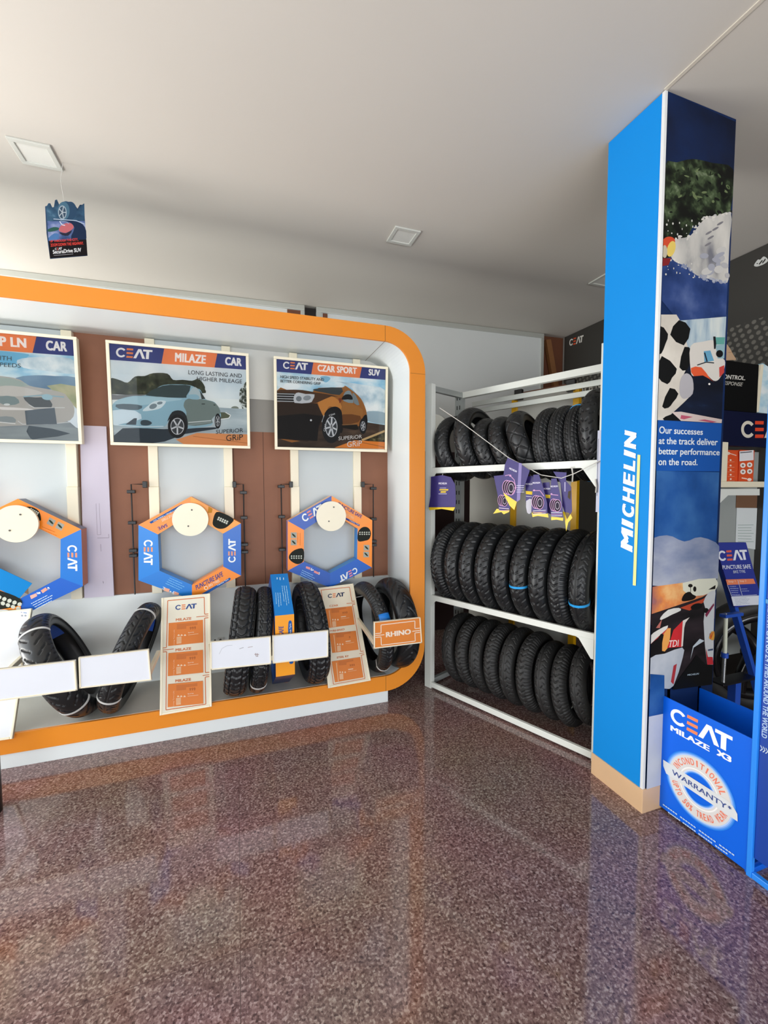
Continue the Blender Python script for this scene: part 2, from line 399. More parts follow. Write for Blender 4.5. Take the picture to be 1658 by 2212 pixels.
gl = [('M', (496, 1708), (505, 1440), (360, 1385), (350, 1640)), ('I', (505, 1412), (508, 1340), (365, 1275), (362, 1350)), ('C', (516, 1285), (522, 1140), (375, 1085), (365, 1235)),
      ('H', (520, 1100), (527, 925), (382, 875), (374, 1045)), ('E', (528, 888), (531, 740), (390, 690), (382, 838)), ('L', (533, 695), (538, 560), (395, 575), (388, 648)),
      ('I', (540, 528), (543, 465), (397, 410), (392, 480)), ('N', (546, 412), (552, 205), (405, 168), (397, 375))]
for ch, *q in gl:
    if ch == 'L': q[2] = (394, 515)
    a.text(ch, q, WH, .06)
a.poly([(506, 2120), (545, 2125), (602, 482), (566, 478)], '#e6e79a')
a.build('lettering', bp)

# printed racing picture: generic stand-in scenery, cars and flag, no mascot
ap = MB().box((PX0+.012, PY0, .105), (PX1, PY0+.012, CZ-.003), ink('#0d2550')).build('printed_panel', pil)
a = Art((0, PY0, 0), (0, -1, 0)).crop(1380, 180, 6.908)
a.eps = .00006
a.clip = [Vector((PX0+.013, PY0, .107)), Vector((PX1-.001, PY0, .107)), Vector((PX1-.001, PY0, CZ-.004)), Vector((PX0+.013, PY0, CZ-.004))]
a.poly([(418, 120), (1450, 580), (1405, 1300), (375, 1260)], nmat('print_night', [(.3, '#070b18'), (.7, '#0c2a5c')], 2.5))
leaf = nmat('print_leaves', [(.42, '#080b08'), (.53, '#1d2718'), (.64, '#46563a'), (.78, '#8b967a')], 17)
a.poly([(375, 1230), (560, 1180), (800, 1130), (1100, 1190), (1405, 1290), (1362, 1900), (1300, 2072), (340, 2072)], leaf, 3)
for i in range(80):                       # leaves
    x = random.uniform(390, 1370); y = random.uniform(1270, 2040)
    a.ell(x, y, random.uniform(20, 52), random.uniform(10, 24), random.choice(['#1a2415', '#2f3d26', '#4a5a3c', '#0c100b', '#66744f', '#10160e']), random.uniform(0, 180), 10); a.k -= a.eps*.9
a.crop(1380, 460, 6.908)
a.poly([(345, 0), (900, 0), (600, 600), (330, 900), (335, 700)], leaf)
spray = nmat('print_spray', [(.3, '#6f7078'), (.45, '#b3b1ac'), (.7, '#d2cec6')], 7, stretch=(1, 1, .5), rotz=.6)
a.poly([(330, 700), (335, 1310), (560, 1590), (1290, 1560), (1330, 740), (800, 560)], nmat('print_dusk', [(.3, '#0c2450'), (.5, '#2c4278'), (.7, '#5f719f')], 5))
a.poly([(540, 400), (760, 340), (960, 100), (1100, 70), (1362, 0), (1345, 400), (1325, 800), (1310, 1040), (1100, 1000), (850, 930), (700, 800), (520, 720), (450, 560)], spray, 3)
a.poly([(1000, 150), (1362, 20), (1355, 100), (1010, 260)], spray)
for i in range(90):                       # spray breaking up along its edge
    P_ = [(540, 400), (760, 340), (960, 100), (1100, 70), (1362, 0), (1310, 1040), (1100, 1000), (850, 930), (700, 800), (520, 720), (450, 560), (540, 400)]
    k = random.randrange(11); t = random.random()
    if k == 4: continue
    x = P_[k][0]*(1-t)+P_[k+1][0]*t+random.gauss(0, 16); y = P_[k][1]*(1-t)+P_[k+1][1]*t+random.gauss(0, 16)
    a.ell(x, y, random.uniform(8, 34), random.uniform(8, 26), random.choice(['#c8c5be', '#b7b5b2', '#d2cec6']) if y < 750 else random.choice(['#8d93a6', '#a3a6b0', '#7d86a0']), random.uniform(0, 180), 12); a.k -= a.eps*.9
for i in range(14):
    x = random.uniform(900, 1340); y = random.uniform(560, 980); a.ell(x, y, random.uniform(30, 90), random.uniform(20, 60), random.choice(['#a9a8aa', '#bcbab6', '#9a9ca6']), random.uniform(-30, 30), 18); a.k -= a.eps*.8
for _ in range(26):
    x, y = random.uniform(370, 900), random.uniform(90, 330) if random.random() < .6 else random.uniform(760, 1010)
    a.ell(x, y, random.uniform(5, 15), random.uniform(6, 20), '#c9c8c0', n=10); a.k -= a.eps
for x, y in [(1030, 300), (1060, 370), (1020, 470), (1130, 240), (1200, 160)]: a.ell(x, y, 55, 16, '#77757a', -30, 14)
a.ell(430, 440, 100, 80, '#c8492c', -20); a.ell(470, 540, 60, 120, '#d9be62', 15); a.ell(372, 580, 40, 95, '#b9b09c'); a.poly([(330, 680), (470, 680), (430, 780), (325, 800)], '#7d1f22')
a.crop(1380, 680, 6.32)
a.poly([(262, 0), (1185, 0), (1180, 30), (560, 80), (300, 200)], nmat('print_dusk', [], 5))
a.poly([(500, 85), (1180, 28), (1150, 640), (680, 620), (480, 480)], nmat('print_stand', [(.35, '#7d93a8'), (.5, '#a9b9c0'), (.65, '#c6ccc8')], 16, stretch=(1, 1, .25)))
a.poly([(230, 500), (700, 600), (1155, 600), (1115, 1480), (225, 1440)], nmat('print_track', [(.3, '#05070c'), (.6, '#0d1830'), (.8, '#27466e')], 6, stretch=(.4, 1, 2)))
a.poly([(262, 0), (500, 0), (560, 100), (700, 600), (560, 900), (720, 1080), (600, 1200), (340, 1440), (225, 1440), (240, 600)], nmat('print_flag', [(.3, '#b9b2a8'), (.6, '#d8d2c6')], 5))
for q in ([(535, 75), (690, 195), (600, 420), (415, 275)], [(262, 150), (385, 265), (350, 400), (295, 530), (245, 500)], [(300, 565), (505, 740), (440, 860), (375, 950), (232, 830)],
          [(610, 440), (715, 500), (690, 640), (640, 760), (540, 720)], [(410, 1000), (525, 1080), (450, 1200), (390, 1270), (305, 1255)], [(240, 300), (262, 290), (250, 495)], [(350, 1390), (560, 1330), (570, 1430), (330, 1440)]): a.poly(q, '#08090b', 2)
a.poly([(560, 870), (640, 800), (720, 880), (720, 1080), (600, 1150), (540, 1060)], '#a9a6aa', 3)
# red and white racing car (generic)
a.poly([(690, 430), (860, 370), (1000, 350), (1030, 420), (1060, 560), (1155, 620), (1150, 740), (1080, 880), (1000, 900), (880, 800), (730, 840), (690, 740)], '#c9c4bc', 3)
a.poly([(695, 730), (840, 720), (960, 880), (1010, 920), (860, 830), (735, 840)], '#d0542f', 2)
a.poly([(1080, 720), (1150, 690), (1148, 790), (1085, 860)], '#b8403a')
a.poly([(870, 500), (960, 490), (1010, 630), (880, 650)], '#5f97b4'); a.poly([(1030, 310), (1160, 310), (1150, 405), (1035, 410)], '#5a978e'); a.poly([(1030, 420), (1155, 405), (1148, 600), (1060, 600)], '#85a4ac')
a.poly([(1000, 300), (1030, 300), (1040, 400), (1030, 470), (1010, 470)], '#16171c'); a.ell(1085, 535, 48, 50, '#0b0b0e'); a.line([(780, 690), (900, 650), (1010, 660)], 14, '#1b2028'); a.line([(880, 520), (915, 640)], 18, '#1d2733'); a.ell(945, 948, 14, 14, '#e9e4dc')
a.poly([(430, 1330), (560, 1325), (1118, 1430), (1112, 1480), (560, 1450)], '#cdbcb6'); a.poly([(560, 1370), (720, 1395), (600, 1430), (550, 1420)], '#b4546a'); a.poly([(790, 1440), (880, 1430), (1050, 1462), (980, 1475)], '#b4546a')
a.poly([(225, 1438), (1115, 1485), (1100, 1740), (1082, 2140), (205, 2130)], '#1553a6')
for st, q in (('Our successes', ((258, 1622), (855, 1642), (858, 1560), (262, 1522))), ('at the track deliver', ((252, 1765), (1055, 1785), (1060, 1695), (256, 1672))), ('better performance', ((252, 1935), (1080, 1945), (1085, 1838), (254, 1812))), ('on the road.', ((246, 2055), (780, 2055), (785, 1975), (248, 1955)))):
    a.text(st, q, '#dfe6ea', .018)
a.crop(1380, 1000, 7.373)
a.poly([(235, 125), (1255, 148), (1190, 1830), (165, 1940)], nmat('print_blue', [(.3, '#0b2f62'), (.55, '#1d4f92'), (.75, '#3a6ca8')], 4))
a.poly([(100, 1300), (420, 1150), (700, 1250), (960, 1180), (1280, 1350), (1250, 1830), (165, 1945)], nmat('print_mist', [(.3, '#4f6690'), (.5, '#8b94ac'), (.68, '#b4b8c2')], 3, stretch=(1, 1, 2)), 3)
a.crop(1370, 1240, 6.913)
sun = nmat('print_sunset', [(.32, '#6d7396'), (.45, '#a4665e'), (.56, '#d9864a'), (.68, '#e8c88a')], 5)
a.poly([(228, 190), (1190, 60), (1172, 660), (200, 760)], sun); a.poly([(700, 130), (1190, 60), (1180, 250), (820, 330)], '#d5d6c4', 2)
a.poly([(690, 400), (720, 300), (800, 260), (850, 300), (900, 330), (850, 380)], '#120d0b', 3); a.ell(815, 170, 34, 26, '#17120e'); a.ell(880, 220, 24, 40, '#17120e'); a.line([(815, 180), (820, 290)], 8, '#17120e'); a.poly([(1080, 230), (1190, 160), (1185, 220)], '#17120e')
a.poly([(215, 600), (990, 340), (1100, 280), (1172, 420), (1150, 1350), (560, 1660), (180, 1260)], nmat('print_tarmac', [(.3, '#0d0c0e'), (.65, '#2b2328'), (.8, '#4a3a3a')], 8, stretch=(.5, 1, 2)))
a.poly([(660, 500), (1000, 370), (1100, 300), (1090, 370), (800, 540)], '#b3452b')
a.poly([(1080, 280), (1185, 240), (1176, 400), (1160, 860), (1150, 1340), (1060, 1330), (1010, 700), (1040, 520), (1010, 410)], '#c3c6c8', 2)
a.poly([(370, 640), (480, 530), (640, 500), (670, 540), (540, 600), (380, 680)], '#cfcfca', 2); a.poly([(300, 800), (390, 670), (360, 800)], '#b0685f')
a.poly([(200, 1060), (215, 920), (330, 830), (480, 760), (430, 860), (300, 990)], '#d4d2cc', 2); a.poly([(200, 1060), (300, 960), (500, 780), (430, 880), (260, 1040)], '#b93a3c')
a.poly([(185, 1250), (195, 1070), (330, 950), (400, 880), (440, 1170)], '#100d0e', 2); a.poly([(390, 1140), (420, 880), (520, 800), (480, 1090)], '#dc9a50', 2)
a.poly([(520, 960), (560, 830), (700, 690), (715, 780), (690, 1080), (465, 1095)], '#c32a30'); a.poly([(700, 690), (800, 640), (740, 720), (720, 800), (700, 1070), (675, 1080)], '#d6cfc8')
a.text('TDI', ((478, 1090), (630, 1070), (640, 975), (500, 985)), '#e6ddd8', .01)
a.poly([(185, 1265), (430, 1180), (690, 1090), (700, 1230), (560, 1660), (420, 1700), (150, 1700)], nmat('print_nose', [(.3, '#8f9aac'), (.6, '#bcc1c8'), (.8, '#d3d3d2')], 5), 2)
a.poly([(560, 1360), (610, 1330), (560, 1640), (520, 1600)], '#a03038'); a.poly([(810, 1270), (850, 1070), (950, 960), (1020, 990), (860, 1090)], '#b9c4cc')
a.ell(905, 480, 90, 45, '#0c0b0c', -15); a.ell(1045, 540, 38, 38, '#0c0b0c'); a.poly([(1030, 600), (1160, 430), (1165, 460), (1050, 640)], '#7a2c48')
for ang in range(5): a.poly([(1165, 950), (1110-ang*6+30, 985-ang*32), (1095+ang*14, 950-ang*26)], '#d7a03c' if ang % 2 == 0 else '#c2482c')
a.poly([(1165, 850), (1120, 870), (1090, 930), (1100, 965), (1160, 975)], '#d79a3c', 2)
for i in range(4): a.line([(1110, 965), (1100+i*18, 880-i*8)], 6, '#c2482c')
a.poly([(1040, 1100), (1070, 1230), (1140, 1230), (1150, 1340), (1060, 1345)], '#b82c34'); a.poly([(1070, 1120), (1145, 1105), (1145, 1130), (1075, 1140)], '#3b4a6a')
a.poly([(560, 1660), (900, 1200), (1040, 1345), (1145, 1345), (1130, 1640), (540, 1720)], '#08090b')
a.text('MICHELIN', ((765, 1510), (930, 1490), (935, 1465), (765, 1485)), '#9fb0bc', .03)
a.crop(1370, 1240, 6.913)
a.poly([(190, 1480), (420, 1500), (420, 2250), (150, 2130)], nmat('print_blue', [], 4))
a.poly([(150, 2125), (420, 2070), (420, 4000), (80, 4000)], nmat('print_foot', [(.3, '#b6bcc6'), (.7, '#cdd1d6')], 4))
a.build('print', ap)

# ------------------------------------------------------------------ orange display unit
DY, DB, XL = 2.554, 2.995, -2.45
OUT, INN = (1.165, .078, 2.412), (1.061, .178, 2.317)
def cshape(o, i, ro, ri, n=14):
    P = [(XL, o[2])]
    P += [(o[0]-ro+ro*math.sin(a), o[2]-ro+ro*math.cos(a)) for a in [PI/2*k/n for k in range(n+1)]]
    P += [(o[0]-ro+ro*math.cos(a), o[1]+ro-ro*math.sin(a)) for a in [PI/2*k/n for k in range(n+1)]]
    P += [(XL, o[1]), (XL, i[1])]
    P += [(i[0]-ri+ri*math.sin(a), i[1]+ri-ri*math.cos(a)) for a in [PI/2*k/n for k in range(n+1)]]
    P += [(i[0]-ri+ri*math.cos(a), i[2]-ri+ri*math.sin(a)) for a in [PI/2*k/n for k in range(n+1)]]
    return P+[(XL, i[2])]
du = thing('display_unit', 'long display unit framed by a rounded orange band, with white tray and brown back', 'display unit', (-.9, 2.75, 0))
fr = MB().prism([(x, DY, z) for x, z in cshape(OUT, INN, .272, .170)], (0, -1, 0), .016, ORANGE).build('orange_band', du)
MB().prism([(x, DY+.016, z) for x, z in cshape((1.162, .081, 2.409), INN, .27, .170)], (0, -1, 0), DB-DY-.016, WHITE).build('white_liner', du)
sm_ = mat('seam', '#5a3a14', .6)
MB().box((.8895, DY-.0006, 2.317), (.8915, DY+.002, 2.412), sm_).bar((.8905, DY, 2.3168), (.8905, DB, 2.3168), (1, 0, 0), (0, 0, 1), .001, .0006, sm_).build('seam', fr)
MB().box((.8895, DY-.0006, .078), (.8915, DY+.002, .178), sm_).build('seam', fr)
MB().box((1.061, DY-.0006, 2.134), (1.165, DY+.002, 2.1355), sm_).build('seam', fr)
bk = MB().box((XL, DB, .178), (-.49, DB+.02, 2.317), BROWN)
bk.box((-.49, DB, .178), (1.061, DB+.02, 1.78), BROWN)
bk.build('brown_back', du)
MB().box((-.49, DB, 1.78), (1.061, DB+.02, 1.995), GREYB).build('grey_back', du)
MB().box((-.49, DB-.004, 1.995), (1.061, DB+.02, 2.317), mat('aged_white', '#cfcfca', .5, var=.06, scale=6)).build('white_back', du)
ln = mat('board_joint', '#4a2d1e', .7)
MB().box((-.02, DB-.001, .74), (-.017, DB+.001, 1.78), ln).box((.17, DB-.001, .74), (.173, DB+.001, 1.78), ln).build('board_joint', du)
MB().box((XL, 2.972, .178), (1.061, DB, .748), WHITE).build('white_skirt', du, bevel=.002)
MB().box((XL, DY+.008, 0), (.908, DB, .080), WHITE).build('plinth', du, bevel=.002)
tt = MB().box((XL, DY+.016, .178), (.9, 2.972, .180), mat('tray_floor', '#b9b6ae', .5, var=.08, scale=9)).build('tray_floor', du)
def backing(x0, x1):
    b = MB().box((x0+.05, 2.972, .748), (x1-.05, DB, 2.312), BACKW).build('backing_board', du)
    for a in (x0, x1-.053):
        u = MB().box((a, 2.955, 1.413), (a+.053, DB, 2.312), CREAM).box((a-.001, 2.945, .748), (a+.055, DB, 1.413), CREAM)
        u.build('upright', b, bevel=.002)
backing(-.513, -.025); backing(.348, .843); backing(-1.374, -.886)
k_ = hit(476, 1382, (0, 2.97, 0), (0, 1, 0))
MB().box((k_.x-.018, 2.966, k_.z-.018), (k_.x+.018, 2.972, k_.z+.018), mat('socket_white', '#c9cbc8', .4)).cyl((k_.x, 2.967, k_.z), (k_.x, 2.9645, k_.z), .008, BLACKP, 16).build('socket', du)
MB().cyl((k_.x-.034, 2.972, k_.z), (k_.x-.034, 2.9665, k_.z), .006, BLACKP, 16).build('cable_hole', du)

# black hanger rods with clips beside the uprights
def hanger(label, xu, xr, zt, zb, clips, loc_clip):
    t = thing('hanger_rod', label, 'hanger rod', (xr, 2.94, zb), 'black hanger rods beside the uprights')
    MB().tube([(xu, 2.94, zt), (xr, 2.94, zt), (xr, 2.94, zb)], .0042, BLACKP, 8).build('rod', t)
    for z in clips: MB().box((xr-.022, 2.925, z-.010), (xr+.022, 2.957, z+.010), BLACKP).build('clip', t, bevel=.003)
    MB().box((loc_clip-.012, 2.925, zt-.022), (loc_clip+.012, 2.957, zt+.018), BLACKP).build('clip', t, bevel=.003)
def zat(px, py): return hit(px, py, (0, 2.94, 0), (0, 1, 0)).z
def hx(px, py): return hit(px, py, (0, 2.94, 0), (0, 1, 0)).x
hanger('black hanger rod left of the middle hexagon carton', hx(314, 1046), hx(286, 1130), zat(300, 1046), .752, [zat(286, y) for y in (1062, 1129, 1189, 1200)], hx(313, 1046))
hanger('black hanger rod right of the middle hexagon carton', hx(505, 1046), hx(527, 1130), zat(515, 1046), .752, [zat(528, y) for y in (1064, 1118, 1176, 1192)], hx(506, 1046))
hanger('black hanger rod left of the right hexagon carton', hx(629, 1046), hx(608, 1120), zat(618, 1046), .752, [zat(609, y) for y in (1051, 1116, 1187)], hx(628, 1046))
hanger('black hanger rod right of the right hexagon carton', hx(783, 1046), hx(806, 1130), zat(795, 1046), .752, [zat(806, y) for y in (1055, 1121, 1169, 1177)], hx(783, 1046))

# lavender plank leaning behind the left carton
lv = MB().hexa([(-.875, 2.950, .75), (-.722, 2.950, .75), (-.722, 2.962, .75), (-.875, 2.962, .75), (-.87, 2.978, 1.775), (-.735, 2.978, 1.775), (-.735, 2.99, 1.775), (-.87, 2.99, 1.775)], LAV)
t = lv.build('plank', loc=(-.8, 2.965, .75)); tag(t, 'pale lavender plank leaning against the brown back, right of the left carton', 'plank')
a = Art((0, 2.950, .75), (0, 1, -.0273)).crop(0, 1050, 6.377)
a.line([(1322, 240), (1340, 670), (1388, 668), (1365, 235)], 4, '#8d8292').line([(1340, 715), (1500, 712), (1495, 660)], 5, '#8d8292').line([(1385, 800), (1392, 900)], 4, '#6f6578').line([(1420, 1310), (1424, 1340)], 6, '#5a5360')
a.build('scuff_mark', t)

# ------------------------------------------------------------------ framed posters
pane_m = bpy.data.materials.new('poster_pane'); pane_m.use_nodes = True
nt = pane_m.node_tree; nt.nodes.remove(nt.nodes['Principled BSDF'])
tr = nt.nodes.new('ShaderNodeBsdfTransparent'); gl_ = nt.nodes.new('ShaderNodeBsdfGlossy'); gl_.inputs['Roughness'].default_value = .02
fz = nt.nodes.new('ShaderNodeFresnel'); fz.inputs['IOR'].default_value = 1.45; ms = nt.nodes.new('ShaderNodeMixShader')
nt.links.new(fz.outputs[0], ms.inputs[0]); nt.links.new(tr.outputs[0], ms.inputs[1]); nt.links.new(gl_.outputs[0], ms.inputs[2]); nt.links.new(ms.outputs[0], nt.nodes['Material Output'].inputs[0])
TA = math.radians(2.4); PN = Vector((0, math.cos(TA), math.sin(TA))); PUP = Vector((0, -math.sin(TA), math.cos(TA)))
PO = Vector((0, 2.888, 1.657))
def poster(x0, x1, label):
    H = .596; bw = .017
    t = thing('framed_poster', label, 'poster', ((x0+x1)/2, 2.9, 1.657), 'car tyre posters')
    q = lambda x, v, d: PO+Vector((x, 0, 0))+PUP*v+PN*d
    MB().slab([q(x0+.002, .002, .012), q(x1-.002, .002, .012), q(x1-.002, H-.002, .012), q(x0+.002, H-.002, .012)], -PN, .034, CREAM).build('box_body', t)
    f = MB()
    for (a0, b0, a1, b1) in ((x0, 0, x1, bw), (x0, H-bw, x1, H), (x0, bw, x0+bw, H-bw), (x1-bw, bw, x1, H-bw)):
        f.slab([q(a0, b0, 0), q(a1, b0, 0), q(a1, b1, 0), q(a0, b1, 0)], -PN, .012, CREAM)
    f.build('frame', t, bevel=.002)
    art = Art(PO+PN*.012, PN, eps=.00007)
    art.clip = [q(x0+bw*.8, bw*.8, .010), q(x1-bw*.8, bw*.8, .010), q(x1-bw*.8, H-bw*.8, .010), q(x0+bw*.8, H-bw*.8, .010)]
    pm = MB().add([q(x0+bw, bw, .002), q(x1-bw, bw, .002), q(x1-bw, H-bw, .002), q(x0+bw, H-bw, .002)], [(0, 1, 2, 3)], pane_m).build('glass_pane', t)
    return t, art
def header(a, tl, tr, h0, s1, s2, wordq, word, catq, catw):
    """navy, orange, navy header band; tl,tr top edge; h0 height; s1,s2 slanted joints (top x, bottom x)"""
    def top(x): return tl[1]+(tr[1]-tl[1])*(x-tl[0])/(tr[0]-tl[0])
    def bot(x): return top(x)+h0[0]+(h0[1]-h0[0])*(x-tl[0])/(tr[0]-tl[0])
    a.poly([tl, (s1[0], top(s1[0])), (s1[1], bot(s1[1])), (tl[0]+h0[2], bot(tl[0]))], NAVY)
    a.poly([(s1[0], top(s1[0])), (s2[0], top(s2[0])), (s2[1], bot(s2[1])), (s1[1], bot(s1[1]))], CORANGE)
    a.poly([(s2[0], top(s2[0])), tr, (tr[0]+h0[3], bot(tr[0])), (s2[1], bot(s2[1]))], NAVY)
    a.text(word, wordq, '#f3f1ec', .05, spacing=1.06); a.text(catw, catq, '#f3f1ec', .05, spacing=1.06)
SKY = nmat('print_sky', [(.38, '#8fc4dd'), (.5, '#c4dfe8'), (.62, '#eaf1f1')], 5, stretch=(1, 1, 2))
# middle poster
t, a = poster(-.695, .086, 'framed poster of a pale blue hatchback on a bend, in the middle of the row')
a.crop(220, 720, 4.876)
a.poly([(52, 100), (1530, 225), (1560, 1200), (110, 1175)], '#dfe6e4')
a.poly([(75, 280), (1530, 390), (1535, 700), (90, 640)], nmat('print_haze', [(.35, '#c3d3da'), (.6, '#dfe6e6')], 4))
header(a, (52, 103), (1524, 230), (175, 155, 22, 4), (657, 627), (1217, 1185), ((768, 298), (1092, 322), (1098, 232), (770, 203)), 'MILAZE', ((1296, 335), (1472, 348), (1472, 262), (1298, 248)), 'CAR')
a.ceat(((147, 250), (525, 275), (533, 178), (150, 148)), '#f3f1ec', CORANGE)
tree = nmat('print_trees', [(.35, '#252a20'), (.6, '#3f4534'), (.75, '#66664c')], 24)
a.poly([(85, 480), (180, 490), (270, 520), (350, 455), (450, 450), (540, 420), (690, 425), (750, 490), (850, 490), (950, 500), (1010, 480), (1060, 520), (1085, 590), (1000, 640), (85, 640)], tree, 3)
a.poly([(1450, 600), (1530, 490), (1538, 810), (1480, 800), (1445, 720)], nmat('print_leafy', [(.45, '#cfd8d6'), (.55, '#4c5348'), (.7, '#272c25')], 40))
a.ell(1400, 790, 40, 22, '#7d8579')
a.poly([(85, 640), (160, 650), (700, 640), (700, 690), (90, 700)], '#77797a')
a.poly([(1200, 780), (1545, 800), (1565, 1200), (115, 1175), (95, 900), (900, 820)], nmat('print_road', [(.3, '#8b9aa2'), (.5, '#a9b8bd'), (.7, '#c3ced0')], 5, stretch=(.6, 1, 3)))
a.poly([(1230, 840), (1300, 835), (1350, 865), (1330, 890), (1240, 900)], '#585e4a', 3); a.line([(1300, 832), (1356, 865), (1335, 895), (1250, 905)], 9, '#e3e6e2')
a.poly([(120, 1160), (220, 1000), (650, 1010), (1180, 990), (1190, 1010), (880, 1060), (660, 1140), (400, 1165)], '#2b3740', 2)
a.poly([(780, 1120), (1000, 1050), (1550, 1065), (1560, 1195), (880, 1180)], '#d9935c'); a.line([(960, 1085), (1555, 1160)], 5, '#a8683c')
a.poly([(100, 830), (120, 740), (200, 690), (330, 660), (450, 655), (560, 590), (650, 545), (800, 538), (930, 548), (1000, 580), (1040, 600), (1085, 690), (1160, 715), (1200, 740), (1250, 840), (1245, 900), (1195, 860), (1155, 900), (1150, 970), (910, 1005), (880, 990), (900, 900), (850, 830), (740, 850), (700, 930), (640, 990), (440, 1000), (220, 980), (130, 960), (100, 900)], '#8fb4c2', 3)
a.poly([(905, 690), (1085, 700), (1200, 740), (1250, 840), (1190, 870), (1155, 910), (1150, 950), (910, 970), (890, 830), (860, 760)], '#74837f', 3)
a.poly([(460, 655), (640, 553), (800, 545), (935, 555), (890, 660), (850, 680)], '#3a4a4b', 2); a.poly([(915, 640), (960, 570), (1010, 585), (1050, 690), (940, 690)], '#aebfc3', 2); a.poly([(1030, 600), (1090, 690), (1050, 695)], '#39403f')
a.poly([(915, 650), (990, 645), (1025, 670), (1010, 697), (925, 690)], '#8fb4c2', 3)
a.poly([(120, 740), (330, 662), (850, 690), (700, 720), (400, 760)], '#a6c6d0', 2)
a.poly([(150, 750), (300, 745), (425, 765), (380, 808), (180, 795)], '#5c6d75', 2); a.poly([(430, 820), (490, 760), (560, 715), (670, 712), (650, 760), (590, 800)], '#d3e0e3', 3); a.ell(540, 770, 42, 26, '#7c8b92', -20); a.ell(610, 735, 30, 15, '#7c8b92', -10)
a.poly([(100, 815), (350, 815), (420, 900), (230, 950), (105, 960)], '#cfdfe6', 2); a.poly([(250, 960), (340, 895), (370, 895), (360, 965)], '#33404a'); a.poly([(415, 920), (480, 915), (528, 945), (490, 970), (415, 965)], '#3a4850', 3); a.line([(130, 965), (400, 985), (650, 980)], 7, '#dbe7ea')
a.line([(910, 940), (1150, 920)], 10, '#c8d0cf'); a.line([(910, 965), (1150, 935)], 5, '#9aa5a4'); a.line([(1050, 745), (1085, 745)], 8, '#2c3432'); a.line([(1175, 755), (1195, 757)], 8, '#2c3432')
def wheel(a, x, y, rx, ry, rim='#c9cdd0', n=5, inner=.68):
    a.ell(x, y, rx, ry, '#17191c'); a.ell(x, y, rx*inner, ry*inner, '#3c4044')
    for i in range(n):
        an = 2*PI*i/n+.3; c, s = math.cos(an), math.sin(an)
        a.line([(x, y), (x+rx*inner*.97*c, y+ry*inner*.97*s)], rx*.16, rim); a.k -= a.eps
    a.mb and a.ell(x, y, rx*.16, ry*.16, rim)
    R = [(x+rx*inner*math.cos(q), y+ry*inner*math.sin(q)) for q in [2*PI*i/32 for i in range(33)]]
    a.line(R, rx*.07, rim)
a.poly([(690, 930), (740, 830), (830, 815), (890, 870), (905, 990), (870, 1000), (740, 900)], '#22282b', 3)
wheel(a, 795, 980, 100, 125); wheel(a, 1220, 925, 33, 80)
a.text('LONG LASTING AND', ((910, 432), (1473, 470), (1473, 428), (912, 388)), '#3b3d42', .0); a.text('HIGHER MILEAGE', ((1000, 497), (1475, 530), (1475, 490), (1002, 456)), '#3b3d42', .0)
a.text('SUPERiOR', ((1200, 1060), (1487, 1042), (1487, 998), (1202, 1018)), '#23262a', .0); a.text('GRiP', ((1308, 1135), (1484, 1125), (1484, 1062), (1308, 1072)), '#23262a', .0)
a.build('print', t)
# right poster
t, a = poster(.24, 1.021, 'framed poster of a bronze off-road car, at the right end of the row')
a.crop(580, 750, 5.921)
a.poly([(88, 128), (1508, 250), (1515, 1305), (108, 1280)], '#cfdde1')
a.poly([(95, 310), (1508, 420), (1510, 1010), (100, 900)], SKY); a.poly([(660, 380), (740, 370), (790, 400), (740, 450), (690, 430)], '#7db6d0', 3)
cl = nmat('print_cloud', [(.4, '#a9c3cf'), (.55, '#dbe6e8'), (.65, '#eef2f0')], 9)
a.poly([(760, 430), (900, 440), (1200, 480), (1508, 560), (1510, 900), (1250, 900), (1200, 700), (1000, 480)], cl, 3)
a.poly([(1240, 830), (1400, 820), (1508, 860), (1508, 980), (1260, 940)], '#9db3bd', 3)
header(a, (88, 130), (1506, 252), (182, 168, 4, 2), (575, 545), (1197, 1163), ((625, 308), (1125, 345), (1128, 262), (625, 222)), 'CZAR SPORT', ((1275, 360), (1420, 370), (1422, 290), (1278, 278)), 'SUV')
a.ceat(((182, 275), (498, 295), (502, 205), (185, 182)), '#f3f1ec', CORANGE)
a.poly([(100, 900), (700, 960), (1250, 960), (1510, 1000), (1515, 1303), (108, 1278)], nmat('print_ground', [(.35, '#2a211b'), (.6, '#4a3a2e'), (.75, '#6a5442')], 9, stretch=(.5, 1, 2)))
a.poly([(1240, 1190), (1510, 1060), (1512, 1215), (1250, 1205)], nmat('print_grass', [(.4, '#1b1a12'), (.6, '#4d4a2e'), (.75, '#7d7650')], 40)); a.line([(1190, 1190), (1508, 1062)], 26, '#c9ab78')
a.poly([(840, 1285), (1100, 1190), (1512, 1215), (1515, 1303)], '#df8534'); a.line([(1100, 1200), (1512, 1285)], 7, '#8d5a2c')
a.poly([(102, 560), (230, 545), (430, 548), (560, 570), (640, 520), (940, 515), (965, 495), (1000, 505), (1100, 580), (1180, 660), (1230, 760), (1255, 860), (1250, 930), (1200, 960), (1150, 1010), (930, 1000), (900, 870), (800, 780), (700, 880), (640, 1000), (500, 1180), (108, 1160)], '#9a632e', 2)
a.poly([(630, 710), (700, 640), (800, 625), (900, 690), (940, 800), (900, 900), (820, 770), (760, 770), (700, 880)], '#c3843f', 3); a.poly([(945, 700), (1100, 740), (1200, 800), (1190, 900), (1120, 970), (935, 985)], '#a06c35', 2)
a.poly([(945, 860), (1170, 880), (1140, 960), (935, 990)], '#6e431f', 2)
a.poly([(102, 560), (230, 545), (430, 548), (600, 580), (800, 610), (890, 640), (800, 630), (640, 700), (560, 720), (340, 715), (104, 700)], '#4c3423', 2)
